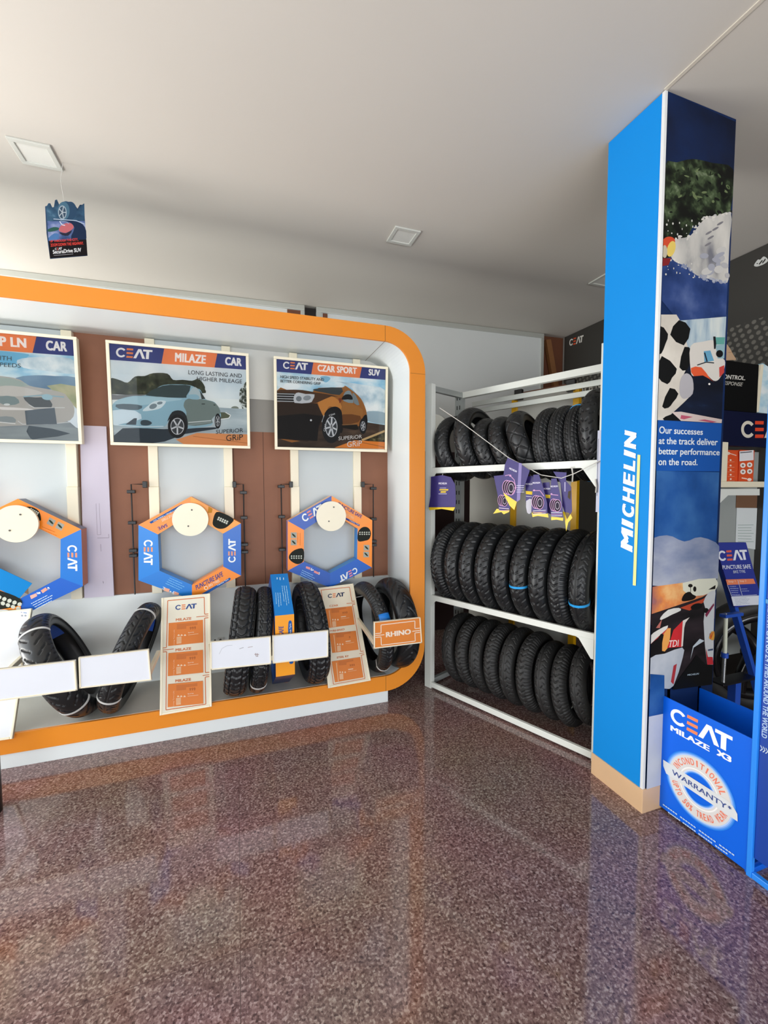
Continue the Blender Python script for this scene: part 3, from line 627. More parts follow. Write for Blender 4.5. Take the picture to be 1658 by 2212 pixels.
a.poly([(560, 550), (650, 525), (935, 518), (905, 612), (700, 580)], '#3a4244', 2); a.poly([(950, 640), (975, 575), (1030, 555), (1060, 600), (1080, 715), (960, 690)], '#86979c', 2); a.poly([(1070, 590), (1110, 615), (1160, 740), (1090, 715)], '#7c8a8d', 2)
a.poly([(940, 640), (985, 605), (1050, 610), (1075, 670), (1010, 668), (935, 672)], '#17181a', 2); a.poly([(890, 655), (935, 650), (930, 690), (905, 720)], '#7a3a22')
a.poly([(104, 705), (340, 715), (620, 720), (700, 890), (660, 1000), (500, 1210), (108, 1165)], '#2f2219'); a.poly([(104, 880), (450, 850), (690, 880), (640, 1010), (620, 1200), (108, 1170)], '#0e0d0e')
a.poly([(104, 585), (320, 585), (335, 600), (325, 712), (104, 700)], '#1c1b1c')
for y in (598, 628, 660, 692): a.line([(104, y-2), (330, y+4)], 10, '#b9bcbe')
a.poly([(330, 610), (380, 580), (470, 600), (585, 605), (560, 680), (520, 712), (330, 712)], '#c6cacc', 2); a.ell(385, 660, 36, 34, '#757c80'); a.ell(490, 650, 50, 32, '#8d9498', -10); a.ell(540, 935, 13, 13, '#cfd2d3')
a.poly([(710, 880), (760, 790), (850, 760), (920, 800), (940, 900), (935, 1100), (800, 1000)], '#131214', 3); a.poly([(1185, 960), (1215, 880), (1255, 870), (1258, 1000)], '#131214', 2)
a.poly([(930, 1000), (1130, 990), (1150, 1050), (1100, 1060), (930, 1030)], '#17140f'); a.line([(935, 992), (1130, 985)], 7, '#8f6b44')
wheel(a, 800, 1020, 122, 210, '#cdd0d2', 7, .6); wheel(a, 1205, 1010, 48, 100, '#cdd0d2', 6, .6)
a.text('CEAT', ((722, 1080), (738, 985), (716, 983), (700, 1075)), '#d9dcdc', .01); a.text('CZAR', ((772, 888), (850, 860), (846, 842), (768, 866)), '#d9dcdc', .01)
a.text('HIGH SPEED STABILITY AND', ((148, 398), (705, 435), (706, 400), (150, 360)), '#1d2024', .012); a.text('BETTER CORNERING GRIP', ((150, 450), (662, 485), (664, 450), (150, 415)), '#1d2024', .012)
a.text('SUPERiOR', ((890, 1192), (1190, 1165), (1190, 1118), (890, 1145)), '#e3e0dc', .0); a.text('GRiP', ((1000, 1278), (1188, 1265), (1188, 1190), (1000, 1205)), '#e3e0dc', .0)
a.build('print', t)
# left poster, cut by the photo's edge
t, a = poster(-1.616, -.835, 'framed poster of a silver saloon under blue sky, left end of the row')
a.crop(0, 700, 5.921)
a.poly([(-1150, 20), (955, 190), (1020, 1505), (-1050, 1440)], '#d5e3e8')
a.poly([(-1150, 250), (962, 405), (985, 700), (-1150, 640)], SKY); a.poly([(-300, 330), (300, 375), (350, 420), (150, 520), (-300, 480)], '#6fb6d6', 3)
a.poly([(220, 460), (500, 420), (900, 440), (970, 560), (960, 640), (600, 600), (300, 560)], cl, 3)
header(a, (-1150, 20), (953, 192), (232, 218, 10, 10), (-560, -600), (468, 416), ((0, 280), (340, 305), (335, 185), (-10, 155)), 'P LN', ((588, 335), (860, 355), (855, 230), (585, 208)), 'CAR')
a.poly([(200, 690), (450, 655), (700, 665), (980, 685), (990, 860), (400, 800)], nmat('print_hills', [(.4, '#5c7f9c'), (.6, '#7f9db3')], 6), 2)
a.poly([(600, 790), (990, 800), (1010, 1090), (900, 1000)], nmat('print_field', [(.4, '#9aa37c'), (.6, '#b9b792')], 12), 2)
a.poly([(-1100, 1150), (700, 1050), (1010, 1090), (1022, 1505), (-1050, 1440)], nmat('print_road2', [(.35, '#7c878c'), (.6, '#9aa4a6'), (.75, '#bcc4c4')], 5, stretch=(.5, 1, 3)))
a.poly([(710, 1000), (1005, 1100), (1015, 1340), (900, 1260), (730, 1170)], '#dce7ee', 2)
a.poly([(-700, 1000), (-500, 760), (-200, 660), (50, 670), (250, 710), (380, 790), (600, 830), (800, 880), (860, 930), (950, 1070), (900, 1230), (600, 1280), (200, 1300), (-600, 1300)], '#b3b1ab', 3)
a.poly([(-200, 690), (50, 685), (230, 720), (370, 795), (0, 790)], '#a3b2ab', 2); a.poly([(0, 800), (250, 800), (550, 880), (320, 920), (0, 915)], '#c6c4be', 3)
a.poly([(0, 925), (190, 930), (250, 1010), (120, 1040), (0, 1010)], '#7f9192', 2); a.ell(90, 1030, 40, 14, '#d6dcda')
a.poly([(300, 935), (460, 940), (590, 940), (650, 990), (660, 1065), (440, 1065), (370, 1020)], '#4d5356', 2); a.line([(300, 930), (560, 910), (820, 935)], 16, '#8fb0bb'); a.ell(605, 935, 70, 38, '#9cc0cb', 5); a.line([(370, 1030), (440, 1070), (830, 1070)], 8, '#d9dcda')
a.poly([(0, 1060), (350, 1080), (430, 1100), (100, 1100), (0, 1090)], '#e0deda', 2); a.poly([(0, 1185), (170, 1190), (200, 1260), (0, 1250)], '#8d9799', 2); a.line([(0, 1255), (200, 1275)], 10, '#e4e6e4'); a.line([(230, 1240), (290, 1282), (600, 1282), (900, 1255)], 8, '#d3d8d8')
a.poly([(320, 1110), (480, 1090), (700, 1070), (730, 1280), (340, 1290)], '#56626b'); a.poly([(370, 1300), (900, 1400), (500, 1465), (390, 1460)], '#3f4c55', 2)
a.text('ITH', ((2, 462), (150, 468), (150, 415), (5, 405)), '#4a5a60', .0); a.text('PEEDS', ((0, 545), (268, 560), (268, 508), (5, 492)), '#4a5a60', .0)
a.build('print', t)

# ------------------------------------------------------------------ hexagonal tyre cartons and the discs that hold them
HY = 2.832; OR1, BL1 = '#f58a1e', '#0a78cf'
def carton(label, crop, outer, inner, cols, sides, depth, art, skip=()):
    A = Art((0, HY, 0), (0, -1, 0)).crop(*crop)
    O = [A.p(*q) for q in outer]; I = [A.p(*q) for q in inner]
    c = sum(O, Vector())/6
    t = thing('tyre_carton', label, 'tyre carton', (c.x, HY+depth/2, min(v.z for v in O)), 'hexagonal tyre cartons on the display')
    for i in range(6):
        j = (i+1) % 6
        if i in skip: continue
        pn = MB().prism([O[i], O[j], I[j], I[i]], (0, -1, 0), depth, mat('carton_'+cols[i].lstrip('#'), cols[i], .35), mat('carton_'+sides[i].lstrip('#'), sides[i], .35)).build('carton_panel', t, bevel=.0015)
        if i in art:
            ar = Art((0, HY, 0), (0, -1, 0)).crop(*crop); art[i](ar); ar.build('print', pn)
    return t
def treadpic(a, P, ax, n=5):
    """dark round-ended tyre picture with pale tread blocks; P outline, ax = (x,y,dx,dy) along the tread"""
    a.poly(P, '#1d211c', 3)
    x, y, dx, dy = ax
    for i in range(n):
        for s in (-1, 1):
            cx, cy = x+dx*(i-n/2+.5)-dy*.34*s*n/4, y+dy*(i-n/2+.5)+dx*.34*s*n/4
            a.ell(cx, cy, abs(dx)*.36+abs(dy)*.36, abs(dx)*.30+abs(dy)*.36, '#c9cdc0', 20*s, 6); a.k -= a.eps
    a.k += a.eps
def rows(a, P, n, col, w):
    """thin lines of small print between the two edges P = (p0,p1,p2,p3)"""
    for i in range(n):
        u = i/(n-1) if n > 1 else 0
        p = [P[0][k]+(P[3][k]-P[0][k])*u for k in (0, 1)]; q = [P[1][k]+(P[2][k]-P[1][k])*u for k in (0, 1)]
        q = [p[k]+(q[k]-p[k])*(.75+.25*((i*37) % 10)/10) for k in (0, 1)]
        x = 0
        while x < 1:
            e = min(1, x+.09+.05*((i*13+int(x*50)) % 5)); a.line([(p[0]+(q[0]-p[0])*x, p[1]+(q[1]-p[1])*x), (p[0]+(q[0]-p[0])*e, p[1]+(q[1]-p[1])*e)], w, col); a.k -= a.eps; x = e+.025
    a.k += a.eps
PW = '#eef2f2'; DK = '#4a4a86'
def m0(a): treadpic(a, [(1130, 320), (1235, 345), (1340, 410), (1300, 470), (1230, 520), (1150, 525), (1085, 480), (1090, 400)], (1205, 425, 26, 12)); a.poly([(1030, 250), (1080, 280), (1070, 330), (1020, 330)], '#c98a2a')
def m1(a): a.ceat(((1365, 942), (1365, 655), (1275, 652), (1272, 945)), PW, '#e9a07c')
def m2(a):
    a.text('PUNCTURE SAFE', ((880, 1285), (1212, 1112), (1198, 1052), (866, 1228)), DK, .03); a.text('BIKE TYRES', ((1035, 1250), (1168, 1182), (1158, 1152), (1028, 1218)), '#f6d3b8', .03)
    a.ell(1000, 1258, 26, 26, '#f6d3b8'); a.ell(1000, 1258, 15, 15, OR1); a.poly([(945, 1330), (1290, 1130), (1306, 1145), (1290, 1165), (1010, 1330)], '#2a5a9e'); a.text('Tubeless Tyre', ((1140, 1240), (1280, 1160), (1270, 1142), (1130, 1222)), PW, .01)
def m3(a):
    rows(a, ((550, 1135), (760, 1228), (725, 1305), (500, 1200)), 4, '#7fc0ea', 7)
    a.text('3', ((455, 1270), (495, 1288), (508, 1258), (468, 1240)), PW, .03); a.poly([(490, 1255), (552, 1272), (540, 1312), (478, 1290)], '#efae92'); a.ell(562, 1303, 9, 9, PW)
    a.text('6', ((582, 1335), (602, 1345), (612, 1300), (592, 1292)), PW, .03); a.poly([(612, 1300), (668, 1322), (655, 1350), (600, 1335)], '#efae92')
def m4(a): a.ceat(((230, 665), (232, 972), (340, 975), (342, 665)), PW, '#e9a07c')
def m5(a):
    a.text('SAFE', ((515, 462), (398, 508), (418, 548), (528, 500)), DK, .03); a.text('BIKE TYRES', ((590, 340), (448, 412), (458, 442), (598, 372)), '#f6d3b8', .02)
    a.poly([(300, 445), (700, 222), (716, 235), (640, 290), (320, 465)], '#2a5a9e'); a.text('41 P Group / Tubeless Tyre', ((622, 282), (345, 425), (355, 444), (632, 300)), PW, .01)
carton('hexagonal orange and blue tyre carton in the middle of the three', (270, 1050, 5.717), [(811, 130), (1430, 460), (1432, 1107), (826, 1400), (165, 1165), (165, 480)], [(811, 345), (1208, 588), (1213, 995), (826, 1222), (425, 1045), (405, 597)],
       ['#f39a22', '#0062c0', OR1, '#0078d2', '#0080da', OR1], ['#e8871e', '#0a6cc4', OR1, '#0a80d2', '#0a88d8', '#f3b27c'], .09, {0: m0, 1: m1, 2: m2, 3: m3, 4: m4, 5: m5})
def s5(a): a.ceat(((460, 545), (760, 365), (710, 265), (408, 440)), PW, '#ea8f86')
def s0(a):
    a.text('PUNCTURE SAFE', ((962, 290), (1308, 482), (1330, 438), (975, 238)), DK, .03); a.text('BIKE TYRES', ((1060, 440), (1195, 495), (1205, 462), (1075, 400)), '#f6c79c', .02)
    a.poly([(1020, 440), (1290, 575), (1282, 600), (1010, 465)], '#33408c'); a.text('Tubeless Tyre', ((1130, 520), (1275, 592), (1280, 572), (1135, 500)), PW, .01)
def thumbs(a, P, r):
    for i, (x, y, ang) in enumerate(P):
        c, s = math.cos(math.radians(ang))*r, math.sin(math.radians(ang))*r
        a.poly([(x-c+s, y-s-c), (x+c+s, y+s-c), (x+c-s, y+s+c), (x-c-s, y-s+c)], '#a7a79c'); a.ell(x, y, r*.85, r*.28, '#2b3a2c', 45)
def s1(a): treadpic(a, [(1265, 690), (1320, 620), (1390, 610), (1440, 650), (1455, 720), (1430, 790), (1370, 815), (1265, 820)], (1360, 705, 34, 0)); thumbs(a, [(1390, 920, 0), (1385, 1020, 0)], 42)
def s2(a): a.ceat(((1185, 1215), (990, 1395), (1040, 1440), (1258, 1270)), PW, '#ea8f9a') if 0 else a.ceat(((1240, 1205), (975, 1350), (1000, 1438), (1262, 1290)), PW, '#ea8f9a')
def s3(a):
    rows(a, ((430, 1255), (650, 1360), (600, 1440), (395, 1335)), 4, '#9fd0f0', 8)
    a.poly([(490, 1195), (555, 1215), (545, 1250), (485, 1225)], '#ea9a96'); a.text('6', ((555, 1258), (578, 1268), (585, 1225), (562, 1215)), PW, .03); a.ell(592, 1252, 10, 10, PW); a.poly([(610, 1255), (680, 1290), (675, 1320), (605, 1290)], '#ea9a96'); a.text('3', ((672, 1320), (690, 1325), (697, 1285), (678, 1280)), PW, .03)
def s4(a): thumbs(a, [(305, 735, 0), (305, 840, 0)], 44); treadpic(a, [(448, 940), (340, 945), (260, 1000), (232, 1070), (280, 1130), (370, 1165), (450, 1110)], (345, 1060, 36, 0)); rows(a, ((365, 700), (365, 900), (400, 900), (400, 700)), 2, '#b8661a', 5)
carton('hexagonal carton with blue lettered top and orange sides, rightmost of the three', (590, 1050, 6.908), [(868, 145), (1475, 510), (1470, 1215), (845, 1515), (215, 1265), (215, 520)], [(868, 390), (1258, 635), (1250, 1085), (848, 1300), (455, 1130), (458, 655)],
       ['#f78f16', '#f98c12', '#005cc0', '#0052b4', '#f98a14', '#034cae'], ['#f78f16', '#0a86d8', '#0a86d4', '#0a66b4', '#8f7aa8', '#eab489'], .085, {0: s0, 1: s1, 2: s2, 3: s3, 4: s4, 5: s5})
def l0(a): treadpic(a, [(360, 295), (440, 290), (530, 340), (562, 420), (550, 480), (430, 400)], (470, 350, 24, 14)); thumbs(a, [(705, 495, 28), (825, 552, 28)], 48); rows(a, ((580, 560), (820, 660), (800, 690), (560, 590)), 2, '#c9701a', 6)
def l1(a): a.ceat(((925, 815), (935, 1165), (1065, 1170), (1060, 815)), PW, '#f09a78')
def l2(a):
    a.poly([(412, 1510), (500, 1475), (512, 1515), (430, 1558)], '#f0b0a0'); a.text('6', ((520, 1495), (500, 1468), (520, 1452), (540, 1480)), PW, .03); a.ell(545, 1472, 14, 14, PW); a.poly([(560, 1440), (630, 1395), (655, 1430), (590, 1475)], '#f0a892'); a.text('3', ((660, 1432), (650, 1392), (675, 1388), (688, 1420)), PW, .03)
    rows(a, ((430, 1620), (730, 1465), (775, 1545), (500, 1690)), 4, '#cfe6f4', 9)
carton('hexagonal carton with an open blue flap, leftmost and cut by the photo edge', (0, 1050, 6.377), [(245, 175), (1118, 595), (1140, 1380), (290, 1790), (-640, 1390), (-640, 595)], [(245, 440), (835, 730), (830, 1262), (285, 1545), (-340, 1262), (-345, 730)],
       ['#f98c16', '#0074d0', '#005cc4', '#0a78c8', '#0a7cd0', OR1], ['#5a5f74', '#c2601e', '#0a66c4', '#0a66b4', '#8f7aa8', OR1], .09, {0: l0, 1: l1, 2: l2}, skip=(3,))
cl_ = [o for o in COL.objects if o.name.startswith('tyre_carton')][-1]
A = Art((0, HY, 0), (0, -1, 0)).crop(0, 1050, 6.377)
q = [A.p(-340, 1262), A.p(285, 1545), A.p(290, 1790), A.p(-640, 1390)]
b_ = Vector((0, .09, 0))
MB().slab([q[3], q[2], q[1], q[0]], (0, -1, 0), .002, KRAFT).slab([q[0]+b_, q[1]+b_, q[1]+b_+Vector((0, 0, .045)), q[0]+b_+Vector((0, 0, .045))], (0, -1, 0), .003, KRAFT).build('open_panel', cl_)
fl = [A.p(-340, 1080)+Vector((0, -.05, 0)), A.p(20, 1140)+Vector((0, -.03, 0)), A.p(445, 1340)+Vector((0, -.02, 0)), A.p(270, 1545)+Vector((0, -.002, 0)), A.p(-340, 1420)+Vector((0, -.002, 0))]
fl = MB().prism([A.p(-340, 1000), A.p(20, 1140), A.p(445, 1340), A.p(268, 1548), A.p(-340, 1300)], (0, -1, 0), -.003, ink('#0a7fc6')).build('flap', cl_)
ar = Art((0, HY-.003, 0), (0, -1, 0)).crop(0, 1050, 6.377)
ar.poly([(-300, 1320), (20, 1440), (270, 1548), (290, 1700), (-300, 1700)], OR1); treadpic(ar, [(-200, 1420), (30, 1450), (270, 1548), (280, 1640), (0, 1700), (-200, 1700)], (120, 1610, 70, 24)); ar.build('print', cl_)
def disc(x, z, label, px):
    t = thing('support_disc', label, 'disc', (x, 2.8, z), 'cream discs holding the cartons')
    MB().cyl((x, 2.796, z), (x, 2.812, z), .1, CREAM, 64).build('disc', t, bevel=.003)
    MB().cyl((x, 2.812, z), (x, 2.972, z), .03, CREAM, 24).build('peg', t)
    for q in px:
        p = hit(q[0], q[1], (0, 2.796, 0), (0, 1, 0)); MB().cyl((p.x, 2.797, p.z), (p.x, 2.794, p.z), .005, mat('screw', '#5a564e', .5), 12).build('screw', t)
disc(-.270, 1.215, 'cream disc on the middle hexagonal carton', [(414, 1101.5), (406.5, 1136.5)])
disc(.592, 1.214, 'cream disc on the right hexagonal carton', [(720.5, 1095.5), (710, 1126)])
disc(-1.127, 1.214, 'cream disc on the left hexagonal carton', [(44, 1111.5), (21, 1146)])

# ------------------------------------------------------------------ price boards standing on the tray lip
def price_board(crop, corners, ang, label, draw, back='#e7dfc6', base=None, group='price boards on the orange lip'):
    an = math.radians(ang); N = Vector((0, math.cos(an), math.sin(an)))
    A0 = Art((0, 2.526 if ang > -20 else 2.524, 0), (0, 1, 0)).crop(*crop)
    base = A0.p(*corners[0])
    A = Art(base, N).crop(*crop); q = [A.p(*c) for c in corners]           # BL BR TR TL
    t = thing('price_board', label, 'price board', base, group)
    MB().slab([v-A.N*.004 for v in q], A.N, .014, CREAM).build('board', t)
    ex = (q[1]-q[0]).normalized(); ez = (q[3]-q[0]).normalized(); w = .011
    f = MB()
    f.slab([q[0], q[0]+ex*w, q[3]+ex*w, q[3]], A.N, .018, CREAM); f.slab([q[1]-ex*w, q[1], q[2], q[2]-ex*w], A.N, .018, CREAM)
    f.slab([q[0]+ex*w, q[1]-ex*w, q[1]-ex*w+ez*w, q[0]+ex*w+ez*w], A.N, .018, CREAM)
    f.build('frame', t, bevel=.002)
    P = Art(base-A.N*.004, N).crop(*crop); draw(P); P.build('print', t)
    return t
LO = '#c96a36'; CO = '#dd8140'
def mil(a):
    a.poly([(180, 175), (915, 115), (935, 1925), (155, 2060)], '#e9e4d2')
    a.line([(225, 980), (245, 210), (845, 155), (852, 432), (915, 428)], 13, LO); a.line([(715, 478), (915, 458)], 11, LO); a.line([(915, 490), (852, 498), (865, 1395), (930, 1390)], 13, LO)
    a.line([(820, 1445), (930, 1428)], 11, LO); a.line([(930, 1458), (862, 1470), (872, 1915), (215, 2010), (228, 1050), (165, 1055)], 13, LO); a.line([(165, 1025), (345, 1005)], 11, LO); a.line([(165, 990), (225, 982)], 11, LO)
    a.ceat(((370, 365), (715, 335), (722, 255), (372, 285)), '#35508c', CORANGE)
    for (y0, dx) in ((580, 0), (1075, -4), (1585, -6)):
        a.text('MILAZE', ((378+dx, y0-32), (628+dx+8, y0-58), (628+dx+8, y0-100), (378+dx, y0-74)), '#cf7646', .03)
        a.poly([(260+dx, y0), (825, y0-55), (832, y0+318), (252+dx, y0+378)], CO)
        a.poly([(395+dx, y0+15), (735, y0-20), (735, y0+30), (550, y0+50), (550, y0+92), (395+dx, y0+105)], '#c9733c')
        for i in range(3): a.text('9' , ((608+dx+i*36, y0+112-i*4), (636+dx+i*36, y0+108-i*4), (636+dx+i*36, y0+60-i*4), (608+dx+i*36, y0+64-i*4)), '#a65c34', .02); a.k -= a.eps
        a.poly([(392+dx, y0+228), (472+dx, y0+220), (470+dx, y0+332), (392+dx, y0+342)], '#e7b58c'); rows(a, ((400, y0+240), (400, y0+330), (462, y0+322), (462, y0+232)), 6, '#d39868', 4)
        for x in (425, 475, 530): a.poly([(x+dx-20, y0+212), (x+dx+22, y0+207), (x+dx+12, y0+190), (x+dx-6, y0+182)], '#efd2b2')
        a.text('Long Tyre Life', ((362+dx, y0+360), (366+dx, y0+108), (342+dx, y0+108), (338+dx, y0+360)), '#efc9a4', .0); a.text('Sporty', ((580+dx, y0+170), (680+dx, y0+158), (680+dx, y0+138), (580+dx, y0+150)), '#f3dcc4', .02)
        a.line([(580+dx, y0+195), (750, y0+175)], 9, '#e8b890')
price_board((330, 1270, 7.627), [(110, 2105), (970, 1955), (945, 90), (140, 165)], -18, 'cream price board with three orange squares, upright in the middle of the tray', mil)
def cza(a):
    a.poly([(55, 215), (560, 160), (800, 1575), (240, 1665)], '#e6dcc6')
    a.line([(178, 840), (90, 240), (515, 195), (550, 408), (592, 402)], 9, LO); a.line([(470, 440), (598, 428)], 8, LO); a.line([(600, 448), (560, 455), (680, 1155), (725, 1150)], 9, LO)
    a.line([(660, 1188), (732, 1178)], 8, LO); a.line([(735, 1202), (690, 1210), (745, 1560), (275, 1645), (215, 1200)], 9, LO); a.line([(215, 850), (260, 845)], 8, LO)
    a.ceat(((192, 360), (436, 332), (440, 272), (190, 300)), '#2f3a58', CORANGE)
    for wd, (x0, y0), (x1, y1), (bx0, by0), (bx1, by1), h in (('CZAR', (215, 492), (345, 480), (145, 522), (550, 478), (35, 285)), ('RHINO', (268, 862), (440, 838), (215, 888), (608, 848), (35, 290)), ('STEEL RY', (325, 1262), (500, 1240), (248, 1305), (672, 1240), (40, 312))):
        a.text(wd, ((x0, y0), (x1, y1), (x1, y1-28), (x0, y0-28)), '#cf7646', .02)
        k = h[0]*1.2
        a.poly([(bx0, by0), (bx1, by1), (bx1+k, by1+h[1]-10), (bx0+k, by0+h[1])], CO)
        lx = bx0+k*.6
        a.line([(lx+40, by0+20), (lx+70, by0+h[1]-15)], 12, '#e6b68a'); a.poly([(lx+85, by0+185), (lx+140, by0+178), (lx+146, by0+262), (lx+90, by0+270)], '#e7b58c')
        a.poly([(lx+70, by0-5), (lx+290, by0-32), (lx+295, by0-5), (lx+190, by0+15), (lx+190, by0+50), (lx+75, by0+60)], '#c9733c')
        for i in range(3):
            if wd == 'RHINO' and i != 1: continue
            a.text('9', ((lx+238+i*27, by0+78-i*3), (lx+258+i*27, by0+76-i*3), (lx+258+i*27, by0+42-i*3), (lx+238+i*27, by0+44-i*3)), '#a65c34', .02); a.k -= a.eps
        for x in (95, 130, 170): a.poly([(lx+x-12, by0+172), (lx+x+14, by0+168), (lx+x+6, by0+150), (lx+x-4, by0+146)], '#efd2b2')
        a.line([(lx+215, by0+120), (lx+290, by0+110)], 12, '#f0d2b4'); a.line([(lx+215, by0+148), (lx+340, by0+130)], 6, '#e8b890')
price_board((680, 1240, 6.908), [(200, 1705), (835, 1590), (572, 140), (10, 212)], -24, 'cream price board with three orange squares, leaning askew near the right end', cza)
def lef(a):
    a.poly([(-420, 350), (220, 305), (85, 1250), (-420, 1330)], '#e3e6ea'); a.ell(165, 345, 8, 6, '#9aa3ad'); a.ell(190, 345, 8, 6, '#9aa3ad'); a.line([(155, 318), (165, 322)], 4, '#8a94b4'); a.line([(175, 322), (200, 326)], 5, '#6f93c4')
price_board((0, 1230, 3.454), [(-330, 1325), (90, 1265), (235, 290), (-330, 345)], -24, 'blank white board leaning on the lip at the left edge of the photo', lef)

# ------------------------------------------------------------------ name boards held in front of the tyres
def name_board(px, label, face, arms, y=2.33, draw=None, group='name boards across the tray tyres'):
    P = [hit(x, yy, (0, y, 0), (0, 1, 0)) for x, yy in px]       # BL BR TR TL
    c = (P[0]+P[1])/2
    t = thing('name_board', label, 'name board', c, group)
    MB().slab([v+Vector((0, .003, 0)) for v in P], (0, -1, 0), .009, face).build('face', t)
    w = .007; f = MB(); ex = Vector((1, 0, 0)); ez = Vector((0, 0, 1))
    f.slab([P[0], P[1], P[1]+ez*w, P[0]+ez*w], (0, -1, 0), .016, CREAM); f.slab([P[3]-ez*w*.6, P[2]-ez*w*.6, P[2], P[3]], (0, -1, 0), .016, CREAM)
    f.slab([P[0], P[0]+ex*w, P[3]+ex*w, P[3]], (0, -1, 0), .016, CREAM); f.slab([P[1]-ex*w, P[1], P[2], P[2]-ex*w], (0, -1, 0), .016, CREAM)
    f.build('frame', t, bevel=.0015)
    for x, s, *ye in arms:
        if x is None: x = P[0].x+.012 if s > 9 else P[1].x-.012; s = ye[1]-x
        MB().bar((x, y+.012, c.z+.028), (x+s, ye[0] if ye else 2.972, c.z+(.04 if ye else .10)), (1, 0, 0), (0, -.2, 1), .009, .014, CREAM).build('arm', t, bevel=.002)
    if draw:
        a = Art((0, y+.003, 0), (0, -1, 0)); draw(a); a.build('print', t)
    return t, P
WB = mat('whiteboard', '#e6eaf2', .3, var=.02, scale=9)
name_board([(-60, 1523), (166.5, 1492), (162, 1427), (-60, 1452)], 'blank white name board in front of the leftmost tyre', WB, [(-1.1, .02)])
def scuff(a): a.crop(440, 1220, 3.316); a.line([(110, 640), (130, 600), (165, 580), (205, 577)], 2.5, '#b9bcc4'); a.line([(255, 602), (285, 592)], 4, '#a5a6ac'); a.line([(315, 592), (350, 586)], 4, '#b5a9a8'); a.line([(362, 642), (395, 642)], 4, '#a08a86'); a.line([(370, 632), (374, 655), (388, 656)], 4, '#a08a86'); a.line([(382, 634), (386, 658)], 4, '#a08a86')
name_board([(171, 1488), (327, 1470), (321, 1403), (169, 1421)], 'blank white name board in front of the second tyre from the left', WB, [(None, 0, 2.60, -.432)])
name_board([(454.5, 1448), (586, 1434.7), (584.8, 1375), (453.6, 1387)], 'white name board with small scuff marks in front of the two knobbly tyres', WB, [(None, 10, 2.60, -.166)], draw=scuff)
name_board([(588.4, 1434), (709, 1419.6), (709, 1361.7), (588, 1374)], 'blank white name board in front of the upright blue and orange carton', WB, [(.165, .0)])
def rhi(a):
    a.crop(680, 1240, 6.908)
    a.line([(900, 890), (985, 880), (985, 760), (1490, 700), (1490, 815), (1562, 808)], 11, '#f2e3d0'); a.line([(900, 918), (1035, 905)], 11, '#f2e3d0'); a.line([(1450, 855), (1562, 842)], 11, '#f2e3d0'); a.line([(1562, 870), (1490, 878), (1495, 1000), (990, 1062), (985, 938), (900, 946)], 11, '#f2e3d0')
    a.text('RHINO', ((1058, 945), (1432, 895), (1428, 818), (1055, 868)), '#f2e3d0', .045)
tb, P_ = name_board([(807.4, 1402), (911.6, 1389), (908, 1333.8), (807.4, 1344.2)], 'orange name board with white lettering, right of the askew price board', mat('board_orange', '#e08330', .35), [(hit(807, 1400, (0, 2.33, 0), (0, 1, 0)).x+.012, -.01)], draw=rhi)

# ------------------------------------------------------------------ tyres
import numpy as np
def prof(R, W, H, hc, n=44):
    """outer profile (y,r) from bead to bead, tread parameter s (nan off the tread)"""
    pts = []
    side = [(W*.37, R-H), (W*.40, R-H+.006), (W*.44, R-H*.78), (W*.485, R-H*.55)]
    for y, r in side: pts.append((-y, r, np.nan))
    for i in range(n+1):
        ph = math.radians(-90+180*i/n); s = math.degrees(ph)/74
        pts.append((W/2*math.sin(ph), R-hc+hc*math.cos(ph), s if abs(s) <= 1 else np.nan))
    for y, r in reversed(side): pts.append((y, r, np.nan))
    return pts
def groove(kind, x, y, W):
    ay = np.abs(y); fr = lambda v: v-np.floor(v); k = W/.12
    z = np.zeros_like(x, dtype=bool)
    if kind == 'chevron':
        z = ((fr((x-ay*.9)/.052) < .20) & (ay > .006) & (ay < .024*k)) | ((fr((x-ay*.6)/.052+.45) < .18) & (ay > .028*k) & (ay < .058*k))
    elif kind == 'sipe':
        z = ((fr((x-ay*1.3)/.060+np.where(y > 0, .5, 0)) < .16) & (ay > .010) & (ay < .045*k)) | ((fr((x-ay*.4)/.030) < .12) & (ay > .05*k))
    elif kind == 'knob':
        tri = np.abs(fr(x/.046)-.5)*.012
        z = ((fr((x-ay*.7)/.046) < .20) & (ay < .022*k)) | ((fr((x-ay*.5)/.046+.5) < .20) & (ay > .022*k)) | (np.abs(ay-.020*k-tri) < .0035) | (np.abs(ay-.045*k-tri) < .003)
    elif kind == 'cells':
        t = np.abs(fr(x/.030)-.5)*.016
        z = (np.abs(ay-.010-t) < .0022) | (np.abs(ay-.034*k+t) < .0022) | ((fr(x/.030+.25) < .10) & (ay > .018)) | ((fr(x/.030) < .08) & (ay < .012))
    elif kind == 'car':
        z = (np.abs(ay-.010*k) < .003) | (np.abs(ay-.036*k) < .003) | ((fr((x+y*.7)/.028) < .17) & (ay > .010*k))
    elif kind == 'zigzag':
        z = ((fr((x+y*1.0)/.085) < .09) | (fr((x-y*1.0)/.085) < .09)) & (ay < .06*k)
    elif kind == 'curve':
        z = ((fr((x+y*y*16+y*.5)/.085) < .13) & (y > .004) & (y < .052*k)) | ((fr((x+y*y*16-y*.5)/.085+.5) < .13) & (y < -.004) & (y > -.052*k)) | ((fr(x/.085+.25) < .06) & (ay < .006))
    elif kind == 'ribs':
        z = ((fr(x/.022) < .25) & (ay > .030*k)) | ((fr((x-ay*.8)/.036) < .22) & (ay < .024*k))
    elif kind == 'lines':
        z = (ay < .0022) | ((fr((x-ay*1.2)/.05) < .16) & (ay > .008) & (ay < .03*k)) | ((fr((x+ay*.8)/.033) < .12) & (ay > .026*k) & (ay < .055*k))
    return z
TYM = {}
